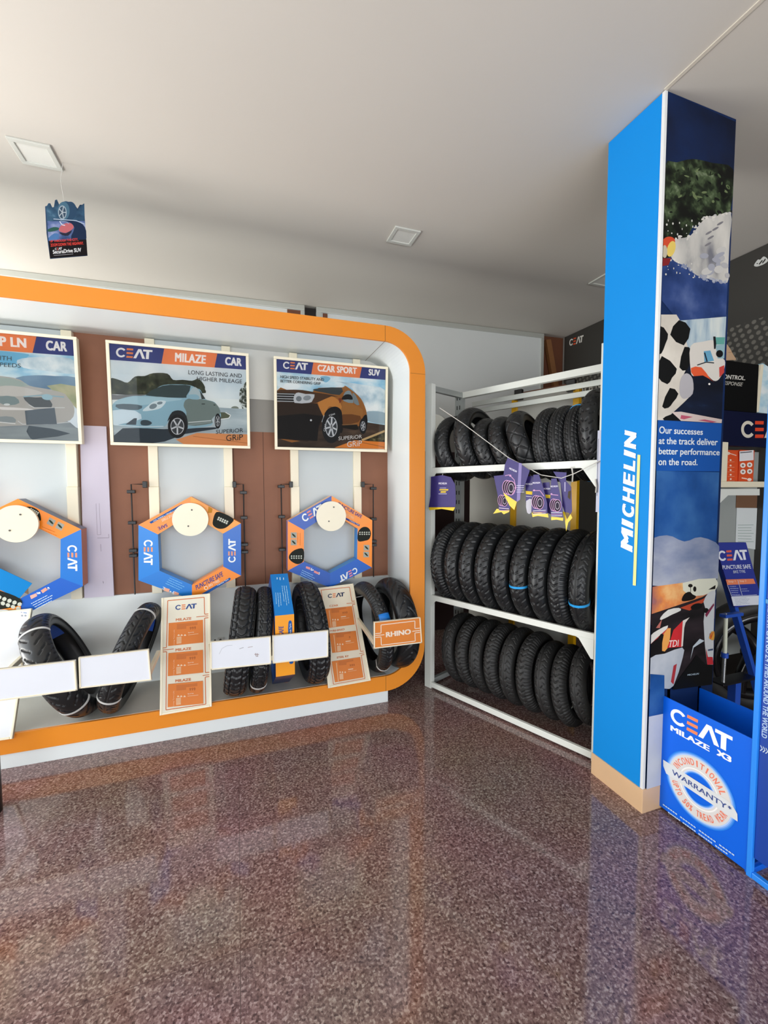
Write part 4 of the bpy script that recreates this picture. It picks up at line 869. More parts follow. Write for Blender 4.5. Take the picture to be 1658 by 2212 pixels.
def tyre_mesh(kind, R, W, H, hc, depth=.0045, rub=None):
    key = (kind, R, W, H, hc)
    if key in TYM: return TYM[key]
    N = 420; P = prof(R, W, H, hc); M = len(P)
    inner = [(y*.86, R-H+(r-(R-H))*.86 if not np.isnan(s) or True else r, 0) for y, r, s in P]
    inner = [(y*.88, max(R-H+.002, r-.010)) for y, r, s in P[::3]][::-1]
    th = np.linspace(0, 2*PI, N, endpoint=False)[:, None]
    Y = np.array([p[0] for p in P])[None, :]; Rr = np.array([p[1] for p in P])[None, :]; S = np.array([p[2] for p in P])
    arc = np.nan_to_num(S)*math.radians(74)*(W/2+hc)/2
    g = groove(kind, th*R+0*Y, arc[None, :]+0*th, W) & (~np.isnan(S))[None, :]
    rad = Rr-np.where(g, depth, 0); yy = Y*np.where(g, .985, 1)+0*th
    V = np.stack([yy, -rad*np.cos(th), rad*np.sin(th)], -1)
    Iy = np.array([p[0] for p in inner])[None, :]+0*th; Ir = np.array([p[1] for p in inner])[None, :]+0*th
    V2 = np.stack([Iy, -Ir*np.cos(th), Ir*np.sin(th)], -1)
    V = np.concatenate([V, V2], 1); K = V.shape[1]
    idx = np.arange(N*K).reshape(N, K)
    a = idx; b = np.roll(idx, -1, 0); c = np.roll(b, -1, 1); d = np.roll(a, -1, 1)
    F = np.stack([a, d, c, b], -1).reshape(-1, 4)
    me = bpy.data.meshes.new('tyre')
    me.vertices.add(N*K); me.vertices.foreach_set('co', V.reshape(-1))
    me.loops.add(F.size); me.loops.foreach_set('vertex_index', F.reshape(-1))
    me.polygons.add(len(F)); me.polygons.foreach_set('loop_start', np.arange(0, F.size, 4)); me.polygons.foreach_set('loop_total', np.full(len(F), 4))
    me.polygons.foreach_set('use_smooth', np.ones(len(F), bool)); me.update(); me.validate()
    me.materials.append(rub or RUBBER); TYM[key] = me
    return me
def strap_mb(R, W, H, hc, deg, m, r=.0035):
    P = prof(R, W, H, hc, 20); t = math.radians(deg)
    pts = [(y*1.03, -(rr+.002)*math.cos(t), (rr+.002)*math.sin(t)) for y, rr, s in P]
    c0 = Vector((0, -math.cos(t), math.sin(t))); tg = Vector((0, math.sin(t), math.cos(t)))
    mb = MB(); k = len(pts); Q = [Vector(p) for p in pts]; w = .006
    C = Vector((0, -(R-H/2)*math.cos(t), (R-H/2)*math.sin(t)))
    ins = [q+(C-q).normalized()*.0025 for q in Q]
    V = [q+tg*w for q in Q]+[q-tg*w for q in Q]+[q+tg*w for q in ins]+[q-tg*w for q in ins]
    F = []
    for i in range(k):
        j = (i+1) % k
        F += [(i, j, k+j, k+i), (2*k+i, 3*k+i, 3*k+j, 2*k+j), (i, 2*k+i, 2*k+j, j), (k+i, k+j, 3*k+j, 3*k+i)]
    return mb.add(V, F, m, False)
BSTRAP = mat('blue_strap', '#2aa0e6', .4); WSTRAP = mat('white_strap', '#d4d5d2', .5)
def tyre(kind, c, R, W, H, hc, axis, lean, roll, label, group, straps=(), rub=None, name='tyre'):
    """axis: horizontal axle direction; lean: top tips towards +axis (degrees); roll: turn about the axle"""
    me = tyre_mesh(kind, R, W, H, hc, .012 if kind == 'knob' else .0085, rub)
    o = bpy.data.objects.new(name, me); COL.objects.link(o)
    ax = Vector(axis).normalized(); up = Vector((0, 0, 1)); fw = up.cross(ax)          # local X = axle, Y = fw, Z = up
    l = math.radians(lean); a2 = ax*math.cos(l)-up*math.sin(l); u2 = up*math.cos(l)+ax*math.sin(l)
    r = math.radians(roll); f3 = fw*math.cos(r)+u2*math.sin(r); u3 = u2*math.cos(r)-fw*math.sin(r)
    M = Matrix((a2, f3, u3)).transposed().to_4x4(); M.translation = Vector(c)
    o.matrix_world = M; LOC[o.name] = Vector((0, 0, 0))
    tag(o, label, 'tyre', group)
    for deg, m in straps:
        s = strap_mb(R, W, H, hc, deg+roll, m).build('strap'); s.parent = o
    return o
AX = Vector((1, 0, 0))
def ty(px, py, y): return hit(px, py, (0, y, 0), (0, 1, 0))
G = 'tyres standing in the display tray'
def tray(kind, px, R, W, yaw, lean, label, y=2.665, roll=0, straps=(), rub=None, H=.085, hc=.045, dz=0):
    x = ty(px, 1390, y).x; l_ = math.radians(lean); z = .183+(R-hc)*math.cos(l_)+math.hypot(hc*math.cos(l_), W/2*math.sin(l_))+dz; y = min(y, 2.968-R)
    return tyre(kind, (x, y, z), R, W, H, hc, (math.cos(math.radians(yaw)), math.sin(math.radians(yaw)), 0), lean, roll, label, G, straps, rub)
t1 = tray('sipe', 136, .30, .135, 10, -25, 'black tyre with white straps tilting left, leftmost in the display tray', straps=((62, WSTRAP), (-38, WSTRAP)), hc=.052)
t2 = tray('lines', 284, .30, .11, -4, 20, 'black tyre tilting right behind a blank board, left of the middle price board', straps=((76, WSTRAP), (-30, WSTRAP)))
tray('knob', 519, .315, .125, -2, 7.5, 'wide tyre with knobbly block tread, left one of the leaning pair', hc=.036, roll=5)
tray('cells', 563, .31, .088, -1, 6.5, 'narrow tyre with honeycomb tread, right one of the leaning pair', straps=((-44, WSTRAP),), y=2.65, hc=.032)
tray('knob', 668, .315, .125, 3, -3, 'block tread tyre between the upright carton and the askew price board', hc=.042)
t6 = tray('ribs', 798, .30, .09, 6, -6, 'slim tyre with white bands and a blue sticker, behind the orange name board', y=2.68, straps=((128, WSTRAP), (-52, WSTRAP)))
tray('curve', 850, .30, .146, 2, -4, 'broad smooth tyre with curved grooves at the right end of the tray', y=2.67, dz=.012, hc=.058, H=.10)
# blue paper band inside two tyres, blue sticker on the slim one
BLB = mat('blue_label', '#1a3f8c', .45); BLS = mat('blue_sticker', '#1a78d0', .3)
for o, a0, a1 in ((t1, 100, 150), (t2, 118, 160)):
    mb = MB(); V = []; n = 10
    for i in range(n+1):
        t = math.radians(a0+(a1-a0)*i/n)
        for y, r in ((.03, .228), (-.03, .228), (-.03, .2255), (.03, .2255)): V.append((y, -r*math.cos(t), r*math.sin(t)))
    mb.add(V, [(4*i+j, 4*i+(j+1) % 4, 4*i+4+(j+1) % 4, 4*i+4+j) for i in range(n) for j in range(4)]+[(0, 1, 2, 3), (4*n+3, 4*n+2, 4*n+1, 4*n)], BLB)
    s = mb.build('label_band'); s.parent = o
mb = MB(); V = []
pr = [(y, r+.0025) for y, r, s in prof(.30, .10, .085, .045, 20) if not np.isnan(s)][3:-3]
for i in range(7):
    t = math.radians(8+24*i/6)
    for y, r in pr: V.append((y, -r*math.cos(t), r*math.sin(t)))
k = len(pr); mb.add(V, [(i*k+j, i*k+j+1, (i+1)*k+j+1, (i+1)*k+j) for i in range(6) for j in range(k-1)], BLS, True)
st = mb.build('sticker'); st.parent = t6
so = st.modifiers.new('thick', 'SOLIDIFY'); so.thickness = .001

# carton standing on edge in the tray
def edge_carton():
    R = .345; c = Vector((ty(613, 1368, 2.42).x, 2.669, .184+.345)); w = .052
    t = thing('tyre_carton', 'hexagonal carton standing on edge between the tyres, blue above and orange below', 'tyre carton', (c.x, c.y, .182))
    V = [(R*math.cos(math.radians(90+60*i)), R*math.sin(math.radians(90+60*i))) for i in range(6)]
    I = [(y*.66, z*.66) for y, z in V]
    cols = ['#f58a1e', '#f58a1e', '#0a6cc4', '#0a6cc4', '#0a6cc4', '#0a6cc4']
    rim = {0: '#0a7ccc', 1: '#f6a01e', 2: '#28305c', 3: '#0a66b4', 4: '#f58a1e', 5: '#0a66b4'}
    for i in range(6):
        j = (i+1) % 6
        q = [V[i], V[j], I[j], I[i]]
        # y axis points away from the viewer, so the side facing us has negative y: mirror
        P = [c+Vector((-w, -a if False else a*1.0, b)) for a, b in q]
        pn = MB().prism(P, (-1, 0, 0), 2*w, mat('carton_side', '#1a4fa0', .35), mat('carton_rim%d' % i, rim[i], .35)).build('carton_panel', t, bevel=.0015)
        if i in (0, 1, 2):
            n = Vector((0, (V[i][0]+V[j][0]), (V[i][1]+V[j][1]))).normalized()
            a = Art(c+Vector((0, V[i][0], V[i][1])), n).crop(440, 1220, 3.316)
            if i == 0:
                rows(a, ((515, 200), (522, 310), (555, 308), (545, 200)), 3, '#bfe3f4', 3); rows(a, ((560, 150), (580, 305), (612, 300), (590, 150)), 3, '#bfe3f4', 3); a.line([(525, 90), (525, 105)], 5, '#d6ecf6'); a.line([(545, 90), (546, 110)], 5, '#d6ecf6'); a.line([(570, 92), (571, 108)], 5, '#d6ecf6')
            if i == 1:
                a.text('SAFE', ((572, 505), (570, 440), (535, 440), (538, 505)), '#3a4a8c', .03); a.poly([(605, 505), (632, 500), (630, 410), (618, 400), (606, 412)], '#1a5aa6', 2); a.text('less Tyre', ((628, 490), (626, 420), (612, 422), (614, 492)), '#eef2f2', .01)
                a.poly([(612, 690), (640, 688), (638, 705), (618, 710)], '#1a5aa6', 2)
            if i == 2: a.poly([(540, 850), (600, 838), (596, 870), (540, 880)], '#c07a5a'); a.poly([(535, 890), (575, 880), (570, 895), (540, 902)], '#c07a5a')
            a.build('print', pn)
edge_carton()

# ------------------------------------------------------------------ tyre rack, standing askew in the corner
RA = Vector((1.23, 2.683, 0)); RD = Vector((.402, -.915, 0)).normalized(); RN = Vector((.915, .402, 0)).normalized(); UP = Vector((0, 0, 1))
def rp(s, o, z): return RA+RD*s+RN*o+UP*z
def rbox(mb, s0, s1, o0, o1, z0, z1, m):
    return mb.hexa([rp(s0, o0, z0), rp(s1, o0, z0), rp(s1, o1, z0), rp(s0, o1, z0), rp(s0, o0, z1), rp(s1, o0, z1), rp(s1, o1, z1), rp(s0, o1, z1)], m)
rk = thing('tyre_rack', 'white steel tyre rack with three shelves beside the blue pillar', 'rack', rp(.57, .2, 0))
PD = .41
for s0, s1, o0, o1, z1 in ((-.006, .052, 0, .04, 2.105), (1.133, 1.19, 0, .04, 2.10), (-.04, .022, PD-.04, PD, 2.105), (1.133, 1.19, PD-.04, PD, 2.10)):
    mb = rbox(MB(), s0, s1, o0, o1, 0, z1, RACKW if o0 == 0 else RACKG)
    if o0 > 0:
        for k in range(26): rbox(mb, (s0+s1)/2-.016, (s0+s1)/2-.008, o0-.0006, o0+.001, .3+k*.07, .33+k*.07, BLACKP); rbox(mb, (s0+s1)/2+.008, (s0+s1)/2+.016, o0-.0006, o0+.001, .3+k*.07, .33+k*.07, BLACKP)
    mb.build('post', rk, bevel=.002)
for z0, z1 in ((.012, .047), (.628, .664), (1.500, 1.538)):
    for o in (0, PD-.02): rbox(MB(), .052, 1.133, o, o+.02, z0, z1, RACKW).build('shelf_rail', rk, bevel=.002)
    for s in (.0, 1.15): rbox(MB(), s, s+.03, .04, PD-.04, z0, z1, RACKG).build('end_bar', rk, bevel=.002)
    if z0 > .1:
        for s, e, h in ((1.133, -.10, .095), (.052, .05, .04)):
            f = MB().prism([rp(s, -.003, z0+.006), rp(s+e, -.003, z0+.006), rp(s+e*.75, -.003, z0-.004), rp(s+e*.12, -.003, z0-h), rp(s, -.003, z0-h)], -RN, .004, RACKW).build('gusset', rk)
for s in (.0, 1.15): rbox(MB(), s, s+.03, .04, PD-.04, 2.062, 2.10, RACKG).build('end_bar', rk, bevel=.002)
rbox(MB(), .022, 1.133, PD-.035, PD, 2.062, 2.105, RACKW).build('shelf_rail', rk, bevel=.002)
mb = rbox(MB(), 1.128, 1.175, -.006, .0, 1.28, 1.68, mat('label_holder', '#c6c9de', .3)); rbox(mb, 1.131, 1.133, -.0068, -.005, 1.36, 1.64, mat('holder_slot', '#6c6f7a', .5)); mb.build('label_holder', rk)

MID = [(.14, -4, 'ribs'), (.255, -3, 'chevron'), (.372, -2.5, 'chevron'), (.492, -2, 'chevron'), (.612, -2, 'chevron'), (.73, -1.5, 'chevron'), (.845, -1, 'chevron'), (.955, 0, 'ribs'), (1.066, 0, 'lines')]
def seat(h): return (h*h+.184**2)/(2*h)     # radius of a tyre wedged between the two rails whose top stands h above them
ORD = ['leftmost', 'second from the left', 'third from the left', 'fourth from the left', 'fifth from the left', 'sixth from the left', 'third from the right', 'second from the right', 'rightmost']
def rack_tyre(kind, s, off, z, R, W, lean, yaw, label, group, straps=(), roll=0, H=.085, hc=.045, rub=None):
    y = math.radians(yaw); ax = RD*math.cos(y)+RN*math.sin(y)
    # axle along RD: fw = up x ax = points to the back; crown faces -fw
    return tyre(kind, rp(s, off, z), R, W, H, hc, ax, lean, roll, label, group, straps, rub)
for i, (s, l, k) in enumerate(MID):
    st = ((-8, BSTRAP),) if i == 5 else ((-16, BSTRAP),) if i == 8 else ()
    lab = 'tyre on the middle rack shelf, '+ORD[i]
    if i == 5: lab = 'tyre with a pale blue strap in the middle of the middle rack shelf'
    if i == 8: lab = 'tyre with a blue strap at the right end of the middle rack shelf'
    R = seat(.505)
    rack_tyre(k, s, PD/2, .664+.505-R, R, .105 if i < 8 else .10, l, 0, lab, 'tyres on the middle rack shelf', st, roll=i*11.3, H=.09, hc=.05)
TOP = [(.125, -10, 'sipe', .365, .11, 0), (.29, -13, 'sipe', .405, .11, 4), (.42, -20, 'chevron', .325, .10, 4), (.537, -22, 'chevron', .325, .10, 4), (.662, -24, 'zigzag', .345, .11, 8), (.815, -6, 'car', .325, .085, 0), (.903, -6, 'car', .325, .085, 0), (.988, -6, 'car', .325, .08, 0), (1.075, -5, 'chevron', .39, .092, 0)]
TL = ['leftmost tyre on the top rack shelf, in shadow', 'large tyre on the top rack shelf, second from the left', 'small tyre on the top rack shelf, third from the left, tipped over', 'small tyre on the top rack shelf, fourth from the left, tipped over', 'tyre with zigzag grooves tipped over on the top rack shelf',
      'first of three ribbed block tread tyres on the top rack shelf', 'middle of three ribbed block tread tyres on the top rack shelf', 'ribbed block tread tyre with a blue strap on the top rack shelf', 'big tyre at the right end of the top rack shelf, by the pillar']
for i, (s, l, k, h, W, yw) in enumerate(TOP):
    R = seat(h)
    z = 1.538+(h-R)
    rack_tyre(k, s, PD/2, z, R, W, l, yw, TL[i], 'tyres on the top rack shelf', ((66, BSTRAP), (-96, BSTRAP)) if i == 7 else (), roll=i*13, H=.08, hc=.045 if k != 'car' else .03)
BOT = [(.19, -9, .236, 0), (.30, -8, .236, 0), (.41, -7, .236, 0), (.52, -6, .236, 0), (.63, -5, .236, 0), (.74, -5, .236, 0), (.848, -9, .222, 0), (.945, -9, .224, 0), (1.05, -10, .215, .05)]
BLN = ['dusty tyre on the floor of the rack, '+o for o in ORD]
BLN[8] = 'dusty tyre tipped against the row on the floor of the rack, rightmost by the pillar'
for i, (s, l, R, dz) in enumerate(BOT):
    rack_tyre('ribs' if i % 2 else 'lines', s, PD/2, .03+R*math.cos(math.radians(l))+.02+dz, R, .095 if i < 6 else .086, l, 2 if i < 8 else 0, BLN[i], 'tyres on the floor of the rack', roll=i*17, H=.075, hc=.05, rub=RUBBER2)

# ------------------------------------------------------------------ string of paper flags across the rack
def rh(px, py, o): return hit(px, py, RA+RN*o, RN)
pts = [rh(949, 881, -.03), rh(1000, 915, -.07), rh(1097, 988, -.05), rh(1140, 1011, -.05), rh(1168, 1026, -.05), rh(1212, 1033, -.05), rh(1240, 1023, -.05), rh(1300, 993, -.01)]
tag(MB().tube(pts, .0024, STRING, 6).build('string', loc=pts[0]), 'thin pale string drawn across the top shelf of the rack', 'string')
FP = mat('flag_purple', '#33276e', .5); FY = mat('flag_yellow', '#ecc822', .4); FPL = mat('flag_light', '#7d74a8', .4)
def flag(label, crop, body, tail, off, draw, curl=.02, tailcol=None):
    A = Art(RA+RN*off, RN).crop(*crop)
    P = [A.p(*q) for q in body]; c = sum(P, Vector())/len(P)
    t = thing('paper_flag', label, 'flag', max(P, key=lambda v: v.z), 'paper flags on the string')
    b = MB().prism(P, -RN, .0015, FP).build('card', t)
    for tq in tail: MB().prism([A.p(*q) for q in tq], -RN, .0015, FY).build('yellow_hem', t)
    draw(A); A.build('print', t)
LW = '#d9d6e6'; PK = '#c99ac4'
def lbl(a, x, y, w, rot=0):
    c, s = math.cos(math.radians(rot)), math.sin(math.radians(rot))
    q = [(x-w/2, y+w*.13), (x+w/2, y+w*.13), (x+w/2, y-w*.1), (x-w/2, y-w*.1)]
    q = [(x+(u-x)*c-(v-y)*s, y+(u-x)*s+(v-y)*c) for u, v in q]; a.text('MICHELIN', q, LW, .04)
def wheels(a, x, y, r):
    for k in (-1, -.45, 0.1):
        X = x+k*r*.55; a.ell(X, y+k*r*.1, r*.62, r, PK); a.k -= a.eps/2; a.ell(X, y+k*r*.1, r*.54, r*.9, '#2a2730'); a.k -= a.eps/2
    a.ell(x+.06*r, y, r*.36, r*.62, '#b9a8bd'); a.ell(x+.06*r, y, r*.28, r*.5, '#2f2a38')
CR_ = (900, 930, 3.948)
def f0(a):
    lbl(a, 220, 450, 70); a.poly([(190, 510), (195, 500), (270, 500), (265, 512)], '#e5c53a'); a.poly([(200, 530), (205, 518), (250, 518), (246, 530)], '#e5c53a')
    a.line([(195, 490), (250, 490)], 3, LW); a.line([(185, 540), (255, 540)], 4, LW)
flag('purple paper flag with a yellow hem hanging alone at the left end of the rack', CR_, [(120, 395), (215, 380), (290, 398), (325, 460), (332, 600), (328, 655), (100, 655), (116, 560)], [[(100, 650), (328, 650), (310, 685), (210, 668), (108, 680)]], -.02, f0)
tag(MB().tube([rh(956, 1023, -.012), rh(955, 1027, -.02)], .0015, STRING, 5).build('hook_thread', loc=rh(956, 1023, -.012)), 'short thread holding the lone purple flag on the rack rail', 'thread')
def f1(a): wheels(a, 745, 600, 48); a.line([(700, 660), (785, 668)], 5, '#e9d7ea'); a.line([(700, 680), (785, 685)], 4, PK)
flag('crumpled purple flag hanging lowest in the bunch, left of the pointed one', CR_, [(655, 388), (745, 378), (770, 500), (800, 640), (790, 680), (700, 680), (690, 560)], [[(680, 668), (790, 675), (785, 695), (740, 715), (720, 695), (650, 710)]], -.06, f1)
def f2(a):
    a.poly([(870, 275), (895, 280), (880, 590), (850, 610)], '#8d83b4'); lbl(a, 820, 335, 70, 25); wheels(a, 800, 490, 62)
    a.line([(752, 385), (790, 378), (830, 420), (845, 490), (810, 550)], 6, PK); a.ell(797, 385, 9, 9, PK); a.ell(840, 490, 8, 8, PK)
    for k in range(4): a.line([(850, 470+k*18), (915, 470+k*18)], 4, LW)
flag('largest purple wheel flag, folded over the string in front of the rail', CR_, [(775, 232), (865, 275), (962, 340), (915, 480), (850, 610), (735, 530), (738, 380), (750, 290)], [[(735, 530), (852, 608), (830, 678), (790, 640)]], -.07, f2)
def f3(a):
    lbl(a, 955, 455, 60); a.poly([(928, 515), (985, 520), (985, 548), (930, 542)], '#e5c53a'); a.line([(930, 560), (980, 565)], 4, LW); a.poly([(932, 600), (990, 590), (975, 700), (940, 700)], '#c9c8d2', 2)
flag('narrow purple flag behind the third wheel flag, with yellow words', CR_, [(925, 395), (985, 385), (995, 500), (975, 700), (940, 695), (928, 600)], [], -.045, f3)
def f4(a):
    lbl(a, 1018, 445, 64, -3); wheels(a, 1045, 615, 58); a.line([(990, 512), (1050, 512), (1085, 560)], 6, PK); a.ell(1000, 510, 8, 8, PK)
    for k in range(3): a.line([(990, 685+k*14), (1100, 680+k*14)], 5, [LW, PK, LW][k])
flag('purple wheel flag left of the pair hanging under the shelf rail', CR_, [(992, 378), (1040, 375), (1075, 480), (1110, 620), (1112, 712), (990, 712), (975, 690)], [[(978, 690), (1115, 708), (1122, 742), (1030, 728), (985, 738)]], -.065, f4)
def f5(a):
    lbl(a, 1105, 495, 60); a.poly([(1085, 545), (1140, 550), (1140, 578), (1090, 574)], '#e5c53a')
flag('narrow purple flag squeezed between the two wheel flags', CR_, [(1070, 445), (1130, 440), (1150, 600), (1140, 715), (1110, 700), (1085, 560)], [], -.045, f5)
def f6(a):
    lbl(a, 1170, 475, 62, -3); wheels(a, 1195, 640, 54); a.line([(1140, 545), (1205, 552)], 6, PK); a.ell(1148, 542, 8, 8, PK)
    for k in range(3): a.line([(1145, 700+k*14), (1240, 698+k*14)], 5, [LW, PK, LW][k])
flag('purple wheel flag right of the pair hanging under the shelf rail', CR_, [(1145, 410), (1190, 408), (1215, 520), (1240, 640), (1245, 745), (1145, 740), (1135, 600)], [[(1143, 735), (1247, 742), (1245, 770), (1190, 760), (1145, 765)]], -.065, f6)
def f7(a): a.line([(1262, 440), (1262, 520)], 8, '#b9b4d0'); a.poly([(1290, 520), (1315, 510), (1308, 590), (1285, 570)], '#4a4030')
flag('dark twisted purple flag with a yellow tip nearest the pillar', CR_, [(1162, 350), (1275, 358), (1270, 430), (1315, 480), (1322, 690), (1280, 760), (1240, 640), (1225, 450)], [[(1240, 690), (1305, 705), (1325, 745), (1290, 785), (1272, 858), (1262, 760)]], -.05, f7)
# string tags knotted on the rail
for x, lab in ((1320, 'white string end knotted on the rail left of the gusset'), (1522, 'white string end dangling below the right gusset')):
    a_ = rh(900+x/3.948, 930+(310 if x < 1400 else 415)/3.948, -.012); b2 = rh(900+(x+4)/3.948, 930+(440 if x < 1400 else 530)/3.948, -.012)
    tag(MB().tube([a_, (a_+b2)/2+RD*.004, b2], .004, STRING, 6).build('string_end', loc=a_), lab, 'string end')

# ------------------------------------------------------------------ board stand with yellow posts behind the rack
BO = .66
def bh(px, py): v = hit(px, py, RA+RN*BO, RN); return ((v-RA).dot(RD), v.z)
bs = thing('board_stand', 'white board between yellow posts with a brown top rail, behind the rack', 'board stand', rp(.6, BO, 0))
sl, zl = bh(1113, 853); sr, zr = bh(1247, 829); z_top = (zl+zr)/2
for s in (sl, sr): rbox(MB(), s-.02, s+.02, BO-.02, BO+.02, 0, z_top, YEL).build('yellow_post', bs, bevel=.002)
rbox(MB(), sl+.02, sr-.02, BO, BO+.02, .25, z_top-.03, mat('stand_board', '#c3c2ba', .5, var=.04, scale=5)).build('board', bs)
rbox(MB(), sl+.02, sr-.02, BO-.005, BO+.025, z_top-.03, z_top+.01, PLY).build('top_rail', bs)
rbox(MB(), sl-.40, sl-.02, BO, BO+.02, .25, 1.62, mat('side_board', '#a9a69c', .5, var=.04, scale=5)).build('side_board', bs)
for s in (sl+.035, sr-.035): rbox(MB(), s-.03, s+.03, BO-.03, BO, z_top-.045, z_top+.03, BLACKP).build('corner_bracket', bs, bevel=.004)
tr_ = thing('sliding_track', 'pale aluminium double track running behind the top rail of the rack', 'track', rp(.5, .5, 2.0))
z0 = bh(1020, 862)[1]
for k in (0, 1): rbox(MB(), .02, 1.5, .50+k*.02, .515+k*.02, 2.015-k*.05, 2.05-k*.05, ALU).build('track_rail', tr_, bevel=.002)
# pale round plaque behind the leftmost top tyre
c = rh(936, 938, PD+.0005)
MB().cyl(c, c+RN*.012, .155, mat('plaque', '#b7b6ae', .5), 48).build('round_plate', rk)['label'] = 'pale round plate fixed to the back of the rack'

# ------------------------------------------------------------------ hanging tyre poster
hp = thing('hanging_sign', 'cut-out tyre poster hanging from the ceiling on a thread', 'hanging sign', (-.75, 2.5, 2.5))
A = Art((0, 2.5, 0), (0.25, -1, .05)).crop(0, 270, 5.977)
A.P = Vector((-.75, 2.5, 2.65)); A.N = Vector((.25, -1, 0)).normalized()
out = [(582, 1050), (605, 1045), (625, 1010), (650, 1012), (675, 1065), (695, 1060), (710, 970), (735, 962), (765, 1030), (800, 995), (850, 983), (920, 1000), (970, 1040), (1000, 1080), (1030, 1030), (1060, 1030), (1088, 1012), (1095, 1260), (1130, 1685), (645, 1725), (600, 1400)]
MB().prism([A.p(*q) for q in out], A.N, .004, ink('#2c4668')).build('card', hp)
A.clip = [A.p(586, 960), A.p(1090, 960), A.p(1128, 1684), A.p(646, 1722)]
A.poly([(585, 1210), (1095, 1210), (1115, 1500), (612, 1500)], nmat('sign_haze', [(.35, '#2b4570'), (.55, '#6a7db0'), (.7, '#aab4d6')], 14))
A.poly(out[:17]+[(1095, 1240), (590, 1240)], nmat('sign_teal', [(.35, '#1d3450'), (.6, '#3f6480'), (.75, '#6f94ac')], 16))
A.ell(905, 1110, 85, 120, '#2d4a66', 0); A.ell(820, 1110, 78, 118, '#4c7188'); A.ell(805, 1130, 55, 90, '#9fb0bc'); A.ell(805, 1130, 44, 76, '#3d5266')
for k in range(5): A.line([(805, 1130), (805+50*math.cos(k*1.257), 1130+80*math.sin(k*1.257))], 12, '#b4c0c8'); A.k -= A.eps
A.poly([(830, 1235), (1000, 1250), (1095, 1320), (1110, 1480), (920, 1470), (960, 1330), (900, 1260)], '#1b2c4a', 3); A.line([(690, 1215), (830, 1225), (980, 1235), (1090, 1280)], 10, '#b8c8dc')
A.poly([(600, 1360), (690, 1320), (760, 1330), (740, 1360), (640, 1380)], '#2e5a50', 3); A.poly([(605, 1480), (700, 1400), (760, 1420), (730, 1500), (610, 1520)], '#4f7ab0', 2)
A.poly([(760, 1350), (800, 1290), (900, 1265), (950, 1310), (930, 1350), (850, 1395), (780, 1380)], '#c46a70', 3); A.poly([(765, 1385), (850, 1400), (930, 1360), (880, 1430), (800, 1420)], '#2a2a3c', 2)
A.line([(770, 1245), (800, 1290), (840, 1300)], 10, '#dfe6f2'); A.line([(780, 1240), (860, 1255), (890, 1280)], 8, '#9aaac6')
A.poly([(612, 1500), (1115, 1480), (1130, 1685), (645, 1725)], '#141014')
A.text('UP THROUGH THE CITY,', ((650, 1522), (1012, 1502), (1006, 1462), (642, 1490)), '#e0453c', .03); A.text('ZOOM DOWN THE HIGHWAY.', ((655, 1575), (1080, 1545), (1076, 1508), (648, 1535)), '#e0453c', .03)
A.ceat(((712, 1620), (800, 1612), (800, 1582), (708, 1590)), '#dcdce0', '#d0504a'); A.text('SecuraDrive SUV', ((685, 1668), (1050, 1640), (1046, 1588), (680, 1618)), '#e6e6e8', .03); A.line([(695, 1688), (945, 1668)], 5, '#a9a9b0')
A.build('print', hp)
top = A.p(826, 985)
MB().tube([top, (top.x-.01, top.y, (top.z+CZ)/2), (top.x, top.y+.005, CZ-.001)], .0012, STRING, 6).build('thread', hp)

# ------------------------------------------------------------------ blue floor stand by the pillar
SX = 1.715
bst = thing('floor_stand', 'bright blue floor stand with a white warranty ring on its lettered front, by the pillar', 'stand', (1.83, 1.14, 0))
STG = mat('stand_edge', '#3a86b8', .4)
fp = MB().box((SX, .958, .012), (SX+.006, 1.318, .505), STANDB).build('front_panel', bst, bevel=.0015)
MB().box((1.945, .958, .04), (1.951, 1.318, .50), STANDB).build('rear_panel', bst)
MB().box((SX+.006, .958, .02), (1.945, 1.318, .03), STANDN).build('floor_panel', bst)
MB().box((SX+.006, 1.300, .04), (1.945, 1.306, .33), STANDN).build('end_panel', bst)
for y in (.95, 1.305):
    for z in (0, .475): MB().box((SX+.006, y, z), (1.951, y+.018, z+.021), STANDB).build('cross_rail', bst, bevel=.002)
for x, y, z in ((SX+.04, 1.30, .655), (1.945, 1.30, .655), (1.945, .955, .50)): MB().box((x-.011, y, 0), (x+.011, y+.022, z), STANDB).build('post', bst, bevel=.002)
MB().box((SX-.004, .941, 0), (SX+.014, .958, 1.752), mat('stand_light', '#2b8cf2', .3)).build('tall_post', bst, bevel=.002)
# second bay, towards the viewer
MB().box((SX-.002, .20, 0), (SX+.016, .941, .022), mat('stand_light', '#2b8cf2')).build('base_rail', bst, bevel=.002)
nv = MB().box((SX+.006, .20, .075), (SX+.012, .941, 1.0), STANDN).build('navy_panel', bst, bevel=.0015)
tp = MB().box((SX+.006, .20, 1.015), (SX+.012, .941, 1.70), STANDN).build('picture_panel', bst, bevel=.0015)
MB().box((SX+.002, .20, 1.0), (SX+.014, .941, 1.015), STG).build('mid_rail', bst)
a = Art((SX, 0, 0), (-1, 0, 0)).crop(1380, 1400, 4.02)
a.ceat(((278, 655), (748, 885), (806, 775), (270, 535)), '#f6f8fa', '#f28a5c') if 0 else None
q = ((270, 668), (742, 888), (806, 770), (275, 530))
